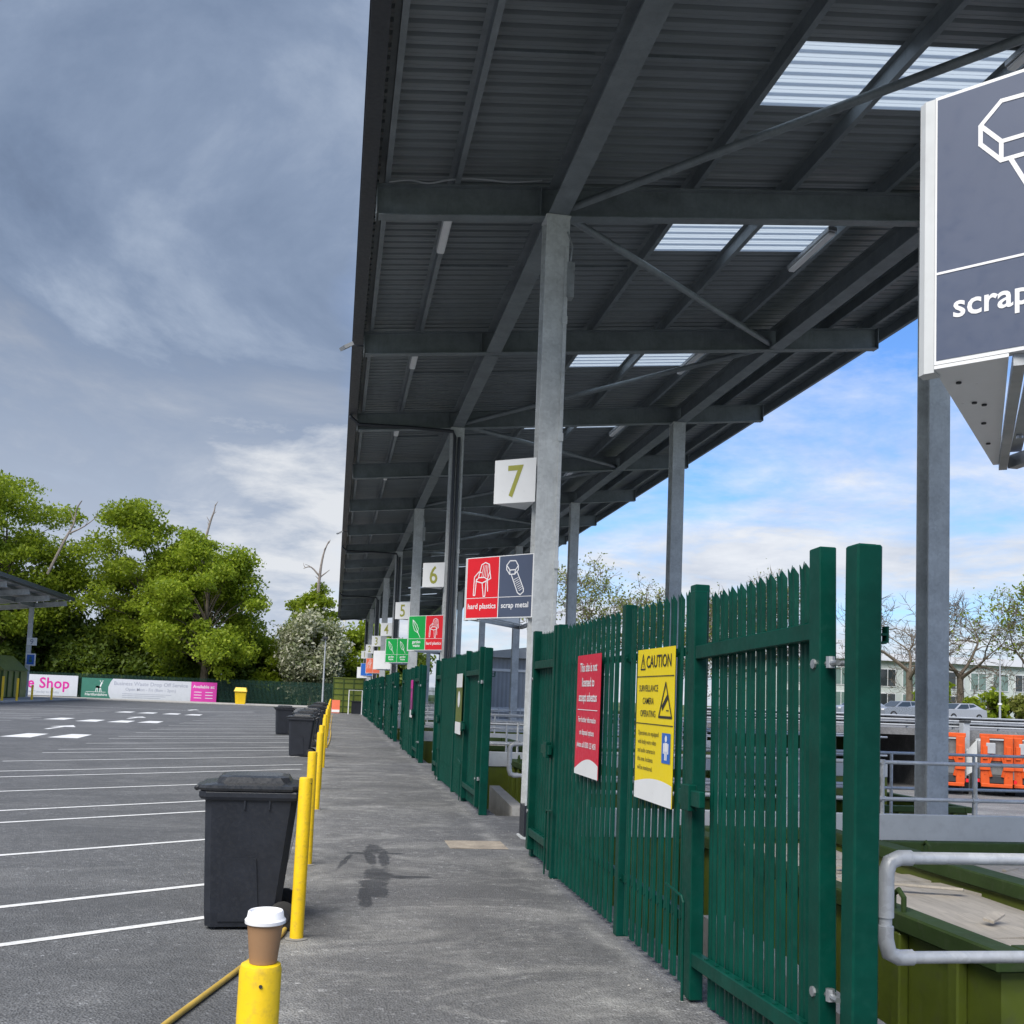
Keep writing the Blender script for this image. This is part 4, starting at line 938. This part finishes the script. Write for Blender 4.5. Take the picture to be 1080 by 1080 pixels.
# cars
def make_car(mat):
    t=thing('parked_car','','car',(0,0,0),'cars parked beyond the crash barrier')
    L,W,H=4.3,.88,1.48
    prof=[(-2.15,.35),(-2.15,.75),(-1.95,.88),(-1.15,.95),(-.45,1.42),(.9,1.46),(1.75,1.02),(2.1,.95),(2.15,.4)]
    m=MB(); n=len(prof); vs=[]
    for s in (-1,1):
        for x,z in prof: vs.append((x,s*W*(1 if z<1.1 else .78),z))
    m.mesh(vs,[tuple(range(n-1,-1,-1)),tuple(range(n,2*n))]+[(i,(i+1)%n,n+(i+1)%n,n+i) for i in range(n)]); m.build('body',mat,t,local=True)
    m=MB()
    for s in (-1,1):
        m.poly([(x,s*(W*yk+.012),z) for x,z,yk in ((-1.0,1.0,.975),(-.42,1.36,.82),(.3,1.39,.81),(.3,1.0,.975))]); m.poly([(x,s*(W*yk+.012),z) for x,z,yk in ((.38,1.0,.975),(.38,1.39,.81),(.85,1.39,.81),(1.5,1.06,.95))])
    m.poly([(-1.13,-.75,.985),(-1.13,.75,.985),(-.50,.62,1.405),(-.50,-.62,1.405)]); m.poly([(1.70,-.72,1.065),(1.70,.72,1.065),(.97,.62,1.44),(.97,-.62,1.44)]); m.build('window',M['glass'],t,local=True)
    for x in (-1.35,1.3):
        for s in (-1,1):
            m=MB(); m.tube([(x,s*.70,.32),(x,s*.90,.32)],.32,18); w=m.build('wheel',M['rubber'],t,local=True); m=MB(); m.tube([(x,s*.90,.32),(x,s*.91,.32)],.2,14); m.build('rim',M['galv'],w,local=True)
    for s in (-1,1): m=MB(); m.bbox(-2.17,-2.12,s*.6-.16,s*.6+.16,.66,.80,.01); m.build('headlight',M['white'],t,local=True)
    return t
c1=make_car(M['car_silver']); c1['label']='darker silver parked car just right of the nearest gate post'; c1.location=(44.3,75,1.154); c1.rotation_euler=(0,0,R(8))
c2=make_car(M['car_blue']); c2['label']='grey blue parked car mostly hidden by the nearest gate post'; c2.location=(41.3,76,1.154); c2.rotation_euler=(0,0,R(5))
c3=make_car(M['car_white']); c3['label']='pale silver parked car just right of the right back column'; c3.location=(49.3,75,1.154); c3.rotation_euler=(0,0,R(12))
t=thing('lamp_post','pale lamp post beyond the crash barrier on the right','lamp post',(53,75,1.15)); m=MB(); m.tube([(53,75,1.15),(53,75,6.6)],[.09,.05],8); m.build('shaft',M['steelgrey'],t); m=MB(); m.box(52.6,53.1,74.85,75.1,6.6,6.7); m.build('lamp_head',M['steelgrey'],t); m=MB(); m.tube([(53,75,2.6),(53,75,2.75)],.16,10); m.build('collar',M['white'],t)
# building
t=thing('office_building','pale glazed office building behind the bare trees','building',(72,126,1.1))
m=MB(); m.box(56,104,125,140,1.1,8.4); m.build('wall',M['bldg'],t)
m=MB(); m.prism([(55.5,124.5,8.41),(104.5,124.5,8.41),(104.5,127.5,9.9),(55.5,127.5,9.9)],(0,.3,0)) if False else m.mesh([(55.5,124.4,8.41),(104.5,124.4,8.41),(104.5,130,9.7),(55.5,130,9.7),(55.5,140,8.41),(104.5,140,8.41)],[(0,1,2,3),(3,2,5,4),(0,3,4),(1,5,2),(0,4,5,1)]); m.build('roof',M['bldroof'],t)
for i in range(14):
    x=57.5+3.3*i
    for z0,z1 in ((2.0,4.2),(5.0,7.4)):
        m=MB(); m.box(x,x+2.4,124.93,124.99,z0,z1); w=m.build('window',M['white'],t); m=MB(); m.box(x+.12,x+1.14,124.90,124.93,z0+.12,z1-.12); m.box(x+1.26,x+2.28,124.90,124.93,z0+.12,z1-.12); m.build('pane',M['bglass'] if (i+int(z0))%3 else M['glass'],w)

# ------------------------------------------------------------------ vegetation
def leaf_mesh(name,centers,sizes,mat,parent,rng,up=.5,group=None):
    n=len(centers); c=np.asarray(centers,float); s=np.asarray(sizes,float)[:,None]
    nrm=rng.normal(size=(n,3)); nrm[:,2]+=up; nrm/=np.linalg.norm(nrm,axis=1)[:,None]
    a=rng.normal(size=(n,3)); a-= (a*nrm).sum(1)[:,None]*nrm; a/=np.linalg.norm(a,axis=1)[:,None]; b=np.cross(nrm,a)
    v=np.empty((n,4,3)); v[:,0]=c-a*s; v[:,1]=c+b*s*.55+nrm*s*.12; v[:,2]=c+a*s; v[:,3]=c-b*s*.55+nrm*s*.12
    v=v.reshape(-1,3)-np.array(wloc(parent)); me=bpy.data.meshes.new(name)
    me.vertices.add(4*n); me.vertices.foreach_set('co',v.ravel()); me.loops.add(4*n); me.loops.foreach_set('vertex_index',np.arange(4*n,dtype=np.int32))
    me.polygons.add(n); me.polygons.foreach_set('loop_start',np.arange(0,4*n,4,dtype=np.int32)); me.polygons.foreach_set('loop_total',np.full(n,4,dtype=np.int32)); me.update(calc_edges=True)
    me.materials.append(mat); o=bpy.data.objects.new(name,me); COL.objects.link(o); o.parent=parent; return o
def tree(name,label,cat,x,y,z,h,rx,base,nclump,per,ls,mat,seed,group,bark='bark',trunk=.35,clump=1.5,flat=.6,shape=1.0,ry=None,dead=None,lean=(0,0),hollow=.45,up=.5,fat=.8):
    """crown of leaf clumps on limbs; base = height where foliage begins"""
    rng=np.random.default_rng(seed); random.seed(seed); t=thing(name,label,cat,(x,y,z),group); ry=ry or rx
    top=Vector((x+lean[0],y+lean[1],z+h*.86)); m=MB()
    tp=[Vector((x,y,z-.05)).lerp(top,f)+Vector((random.uniform(-.2,.2),random.uniform(-.2,.2),0))*(1 if 0<f<1 else 0) for f in (0,.12,.3,.5,.7,.86,1)]
    m.tube(tp,[trunk*1.25,trunk,trunk*.85,trunk*.62,trunk*.4,trunk*.22,trunk*.08],9)
    cs=[];ss=[]; zc=(base+h)/2; rz=(h-base)/2
    lob=[(rng.normal(size=3),rng.uniform(.75,1.25)) for _ in range(9)]
    for i in range(nclump):
        while True:
            d=rng.normal(size=3); d/=np.linalg.norm(d)
            r=rng.uniform(hollow,1)**.6
            f=1+.0
            for l,a in lob:
                l=l/np.linalg.norm(l); f+= (a-1)*max(0,float(d@l))**3*1.6
            p=np.array([d[0]*rx*r*f,d[1]*ry*r*f,d[2]*rz*r*f])
            # fuller below the middle, narrower to the top
            k=(p[2]+rz)/(2*rz)
            if p[2]<0: e=min(1.9,max(1e-3,1-(p[2]/rz)**2)**(-fat/2)); p[0]*=e; p[1]*=e
            w=1-.45*max(0,k-.45)*shape
            p[0]*=w;p[1]*=w
            if -1.02*rz<p[2]<1.02*rz: break
        c=Vector((x+p[0]+lean[0]*k,y+p[1]+lean[1]*k,z+zc+p[2])); cr=clump*rng.uniform(.6,1.25)
        n=int(per*rng.uniform(.6,1.3)*(cr/clump)**2)
        q=rng.normal(size=(n,3)); q/=np.linalg.norm(q,axis=1)[:,None]; q*=(rng.uniform(.15,1,size=(n,1))**.5)*cr; q[:,2]*=flat
        sub=rng.normal(size=(7,3))*cr*.55; q+=sub[rng.integers(0,7,n)]*.5*np.array([1,1,flat])
        cs.append(q+np.array(c)); ss.append(rng.uniform(.5,1.35,n)*ls)
        if i%2==0 or i<30:
            f=min(.95,max(.15,(c.z-z)/h*.75)); o=Vector((x,y,z)).lerp(top,f); mid=o.lerp(c,.5)+Vector((0,0,(c-o).length*.10))+Vector((random.uniform(-.3,.3),random.uniform(-.3,.3),0))
            r0=trunk*.30*(1-f*.6); m.tube([o,o.lerp(mid,.5)+Vector((0,0,.1)),mid,c],[r0,r0*.75,r0*.5,r0*.18],5)
    m.build('trunk',M[bark],t,smooth=True)
    leaf_mesh('crown',np.concatenate(cs),np.concatenate(ss),M[mat],t,rng,up)
    for pts,r0 in (dead or ()):
        m=MB(); pts=curve_pts(pts,3); m.tube(pts,[r0*(1-.75*i/(len(pts)-1)) for i in range(len(pts))],6)
        for i in range(3,len(pts)-1,2):
            d=(pts[i+1]-pts[i]).normalized(); d=(d+Vector((random.uniform(-.9,.9),random.uniform(-.5,.5),random.uniform(.0,.6)))).normalized(); e=pts[i]+d*random.uniform(.4,.9); m.tube([pts[i],pts[i].lerp(e,.5)+Vector((0,0,.05)),e+Vector((random.uniform(-.2,.2),0,.1))],[r0*.35,r0*.25,.02],4)
        m.build('dead_branch',M['barkgrey'],t)
    return t
def grow(m,p,d,L,r,lev,rnd,tips=None,wig=.28,kids=(2,3)):
    n=4; r=max(r,.03); pts=[p];rad=[r]; q=p; dd=d.copy()
    for i in range(n):
        dd=(dd+Vector((rnd.gauss(0,wig),rnd.gauss(0,wig),rnd.gauss(0,wig)+.04))).normalized(); q=q+dd*L/n; pts.append(q); rad.append(r*(1-.5*(i+1)/n))
        if lev>0 and i>=1 and rnd.random()<.55:
            s=(dd+Vector((rnd.gauss(0,.8),rnd.gauss(0,.8),rnd.gauss(.1,.6)))).normalized(); grow(m,q,s,L*rnd.uniform(.5,.75),rad[-1]*.6,lev-1,rnd,tips,wig,kids)
    m.tube(pts,rad,3 if lev<2 else 6,False)
    if lev>0:
        for _ in range(rnd.randint(*kids)):
            s=(dd+Vector((rnd.gauss(0,.55),rnd.gauss(0,.55),rnd.gauss(.1,.45)))).normalized(); grow(m,q,s,L*rnd.uniform(.6,.85),rad[-1]*.8,lev-1,rnd,tips,wig,kids)
    elif tips is not None: tips.append(q)
def bare_tree(label,x,y,z,h,seed,group,nleaf=0,ls=.25,mat='leaf_pale',lev=5,lean=0,spread=.5):
    rnd=random.Random(seed); t=thing('bare_tree' if nleaf<3 else 'sparse_tree',label,'tree',(x,y,z),group); m=MB(); tips=[]
    th=h*.28; q=Vector((x,y,z+th)); m.tube([(x,y,z-.05),(x+.1,y,z+th*.5),q],[h*.026,h*.021,h*.018],8)
    for i in range(4):
        a=i*1.57+rnd.uniform(-.4,.4); d=Vector((math.cos(a)*spread*1.3+lean,math.sin(a)*spread,1)).normalized(); grow(m,q-Vector((0,0,rnd.uniform(0,th*.2))),d,h*.25,h*.012,lev-1,rnd,tips,.30,(2,3))
    m.build('trunk',M['bark'],t)
    if nleaf:
        rng=np.random.default_rng(seed); tp=np.array(tips); c=np.repeat(tp,nleaf,0)+rng.normal(size=(len(tp)*nleaf,3))*.30; leaf_mesh('crown',c,rng.uniform(.6,1.2,len(c))*ls,M[mat],t,rng)
    return t
G='trees beyond the far fence'
tree('oak_tree','tall spring green oak at the far left with pale bare branch','tree',-33.5,110,0,21.2,8.0,4,120,520,.19,'leaf_oak',1,G,trunk=.5,hollow=.25,shape=.8,dead=(([(-28.3,106.5,12.0),(-27.07,106,14.77),(-26.54,106,16.03),(-26.08,106,17.1),(-25.94,106,18.44),(-25.48,106,19.42)],.15),([(-26.4,106,16.1),(-25.09,106,16.88),(-23.88,106,18.01)],.10),([(-26.02,106,17.4),(-26.72,106,18.67)],.07)),clump=1.75)
tree('oak_tree','dark green oak standing behind the bright middle oak','tree',-18.8,113,0,20.6,8.0,3.6,130,500,.19,'leaf_oak',2,G,trunk=.5,clump=1.65,lean=(.5,0),hollow=.25,shape=1.15)
tree('oak_tree','large bright green oak in the middle with a dead top branch','tree',-12.9,107,0,17.6,5.7,1.9,96,620,.18,'leaf_bright',3,G,trunk=.42,clump=1.5,shape=.75,hollow=.4,dead=(([(-13.75,107,14.0),(-13.62,107,16.28),(-13.24,107,18.33),(-12.94,107,19.42),(-12.88,107,20.11)],.17),([(-13.23,107,18.1),(-13.64,107,18.8)],.07)))
tree('ivy_tree','slim ivy clad tree with a dead forked top','tree',-3.0,110,0,13.6,2.4,3,62,380,.19,'leaf_oak',4,G,trunk=.3,clump=1.1,dead=(([(-2.3,109,9.0),(-2.1,109,13.06),(-1.97,109,14.83),(-1.74,109,16.2),(-1.34,109,17.34)],.22),([(-2.02,109,13.5),(-1.07,109,14.33)],.10),([(-2.11,109,13.6),(-3.03,109,14.51),(-3.79,109,14.3)],.12)),lean=(.4,0))
tree('shrub','large bush covered in pale blossom','bush',-2.4,106.5,0,9.3,3.9,.6,80,260,.20,'leaf_blossom',5,'shrubs beyond the far fence',trunk=.15,clump=1.25,flat=.85,shape=1.2,hollow=.6)
tree('shrub','bright green bush between the blossom and the canopy','bush',3.2,109,0,9.8,2.8,.8,34,260,.24,'leaf_bright',6,'shrubs beyond the far fence',trunk=.15,clump=1.3)
for i,(x,w,h,l) in enumerate(((-38,6,9,'dark evergreen undergrowth at the far left behind the skip'),(-29,5,9.5,'dark undergrowth behind the first banner'),(-22.5,5,9,'dark undergrowth between the two left oaks'),(-15.5,5,8,'dark undergrowth under the bright oak'),(-8,4.6,8.2,'dark undergrowth left of the blossoming bush'),(-5,3,7,'dark undergrowth behind the blossoming bush'),(6.5,4,8,'dark undergrowth behind the far container'),(-25.8,4.5,8.5,'dark undergrowth right of the left canopy column'),(-19,4.5,8,'dark undergrowth behind the white part of the banner'),(-11.5,4.2,7,'dark undergrowth behind the pink end of the banner'),(-33,5,9,'dark undergrowth behind the lidded skip'))):
    tree('shrub',l,'bush',x,112+(i%3)*.8,0,h,w,.1,44,480,.24,'leaf_dark' if i!=4 else 'leaf_oak',20+i,'shrubs beyond the far fence',trunk=.2,clump=1.5,shape=.5)
G2='sparse trees beyond the yard'
bare_tree('sparse young leaved tree seen between the two front columns',28.6,112,1.1,18.5,41,G2,4,.19,'leaf_pale',5,spread=.9)
bare_tree('sparse young leaved tree seen behind the thin back column',38.0,112,1.1,17,42,G2,3,.18,'leaf_pale',5,spread=.9)
bare_tree('sparse brown tree peeping over the nearest palisade gate',48.5,112,1.1,17.5,43,G2,1,.15,'leaf_pale',6,spread=1.0)
G3='bare trees before the office building'
bare_tree('bare twisted tree between the nearest gate post and the back column',67.2,112,1.1,19.5,51,G3,0,.16,'leaf_pale',5,spread=1.0)
bare_tree('bare tree just right of the back column before the office',74.5,113,1.1,19.5,52,G3,0,.16,'leaf_pale',5,spread=1.1)
bare_tree('tree with green leaves cut off by the right picture edge',81.0,108,1.1,19,53,G3,3,.24,'leaf_oak',5,spread=1.0)
for i,(x,y,h,w,mt,l) in enumerate(((66,104,4.2,2.0,'leaf_bright','low bright bush before the office left of the column'),(72,104,3.0,2.2,'leaf_oak','low bush before the office right of the column'),(80,100,5.2,3.2,'leaf_oak','wide bush under the leafy tree at the right edge'),(76,103,2.6,2.0,'leaf_pale','pale low bush before the office at the right'))):
    tree('shrub',l,'bush',x,y,1.1,h,w,.2,20,120,.3,mt,60+i,'shrubs before the office',trunk=.1,clump=.9)

# ------------------------------------------------------------------ camera, light, sky
cam=bpy.data.cameras.new('camera'); co=bpy.data.objects.new('camera',cam); COL.objects.link(co); S.camera=co
yaw,pitch,roll=R(9.678560),R(4.56688),R(2.233403)
F=Vector((math.sin(yaw)*math.cos(pitch),math.cos(yaw)*math.cos(pitch),math.sin(pitch))); R0=Vector((math.cos(yaw),-math.sin(yaw),0)); U0=R0.cross(F)
Rv=R0*math.cos(roll)+U0*math.sin(roll); Uv=U0*math.cos(roll)-R0*math.sin(roll)
mat=Matrix((Rv,Uv,-F)).transposed().to_4x4(); mat.translation=Vector((0,0,1.70)); co.matrix_world=mat
cam.sensor_width=36; cam.lens=36; cam.sensor_fit='HORIZONTAL'; cam.shift_y=109/1080; cam.clip_start=.05; cam.clip_end=5000
S.render.resolution_x=S.render.resolution_y=1024

SUN_EL,SUN_AZ=R(52),R(218)      # azimuth clockwise from +y: behind and left of the camera
sd=Vector((math.sin(SUN_AZ)*math.cos(SUN_EL),math.cos(SUN_AZ)*math.cos(SUN_EL),math.sin(SUN_EL)))
l=bpy.data.lights.new('sun','SUN'); l.energy=2.6; l.angle=R(48); l.color=(1,.96,.90); lo=bpy.data.objects.new('sun',l); COL.objects.link(lo); lo.rotation_euler=sd.to_track_quat('Z','Y').to_euler(); lo.location=(0,0,60)

w=bpy.data.worlds.new('World'); S.world=w; w.use_nodes=True; nt=w.node_tree; bg=nt.nodes['Background']; bg.inputs['Strength'].default_value=.10
sky=N(nt,'ShaderNodeTexSky'); sky.sky_type='NISHITA'; sky.sun_disc=False; sky.sun_elevation=SUN_EL; sky.sun_rotation=SUN_AZ; sky.air_density=1.2; sky.dust_density=.6; sky.ozone_density=2.0
tc=N(nt,'ShaderNodeTexCoord'); sx=N(nt,'ShaderNodeSeparateXYZ'); nt.links.new(tc.outputs['Generated'],sx.inputs[0])
zc=math_(nt,'ADD',math_(nt,'MAXIMUM',sx.outputs['Z'],0.0),.16)
cb=N(nt,'ShaderNodeCombineXYZ'); nt.links.new(math_(nt,'DIVIDE',sx.outputs['X'],zc),cb.inputs[0]); nt.links.new(math_(nt,'DIVIDE',sx.outputs['Y'],zc),cb.inputs[1])
n1=noise(nt,cb.outputs[0],1.05,10,.62,.5); n2=noise(nt,cb.outputs[0],.55,5,.55,.2); n3=noise(nt,cb.outputs[0],2.6,8,.62,.2)
# fair-weather clouds
white=ramp(nt,n3,[(.25,(2.3,2.6,3.2)),(.7,(4.0,4.15,4.4))])
low=math_(nt,'SUBTRACT',1.0,math_(nt,'MULTIPLY',sx.outputs['Z'],4.0),True)      # more cloud towards the horizon
dens=ramp(nt,math_(nt,'ADD',math_(nt,'ADD',math_(nt,'MULTIPLY',n1,.7),math_(nt,'MULTIPLY',n3,.3)),math_(nt,'MULTIPLY',low,.20)),[(.45,.0),(.54,.45),(.66,1)])
fair=mixc(nt,dens,mixc(nt,1.0,sky.outputs[0],(.42,.62,.92),'MULTIPLY'),white)
# storm bank on the -x side
storm=ramp(nt,math_(nt,'ADD',math_(nt,'ADD',math_(nt,'MULTIPLY',sx.outputs['X'],-1.6),math_(nt,'MULTIPLY',n2,.55)),.12),[(.20,0),(.42,1)])
dark=ramp(nt,n1,[(.33,(.55,.74,1.16)),(.45,(.88,1.18,1.76)),(.53,(1.15,1.48,2.10)),(.64,(1.85,2.2,2.8))])
lowglow=ramp(nt,math_(nt,'ADD',sx.outputs['Z'],math_(nt,'MULTIPLY',math_(nt,'SUBTRACT',n1,.5),.85)),[(.06,1),(.32,0)])
dark=mixc(nt,math_(nt,'MULTIPLY',lowglow,.75),dark,(3.0,3.3,3.8))
bx=math_(nt,'SUBTRACT',1.0,math_(nt,'MULTIPLY',math_(nt,'ABSOLUTE',math_(nt,'ADD',sx.outputs['X'],.0)),4.5),True); bz=math_(nt,'SUBTRACT',1.0,math_(nt,'MULTIPLY',math_(nt,'ABSOLUTE',math_(nt,'SUBTRACT',sx.outputs['Z'],.14)),6.0),True)
brk=ramp(nt,math_(nt,'ADD',math_(nt,'MULTIPLY',math_(nt,'MULTIPLY',bx,bz),.75),math_(nt,'MULTIPLY',math_(nt,'SUBTRACT',n3,.5),1.6)),[(.22,0),(.60,.85)])
dark=mixc(nt,brk,dark,(3.7,3.8,3.95))
nt.links.new(mixc(nt,storm,fair,dark),bg.inputs['Color'])
S.view_settings.view_transform='Standard'; S.view_settings.look='None'; S.view_settings.exposure=1.15; S.view_settings.gamma=1; S.view_settings.use_curve_mapping=False
S.render.engine='CYCLES'
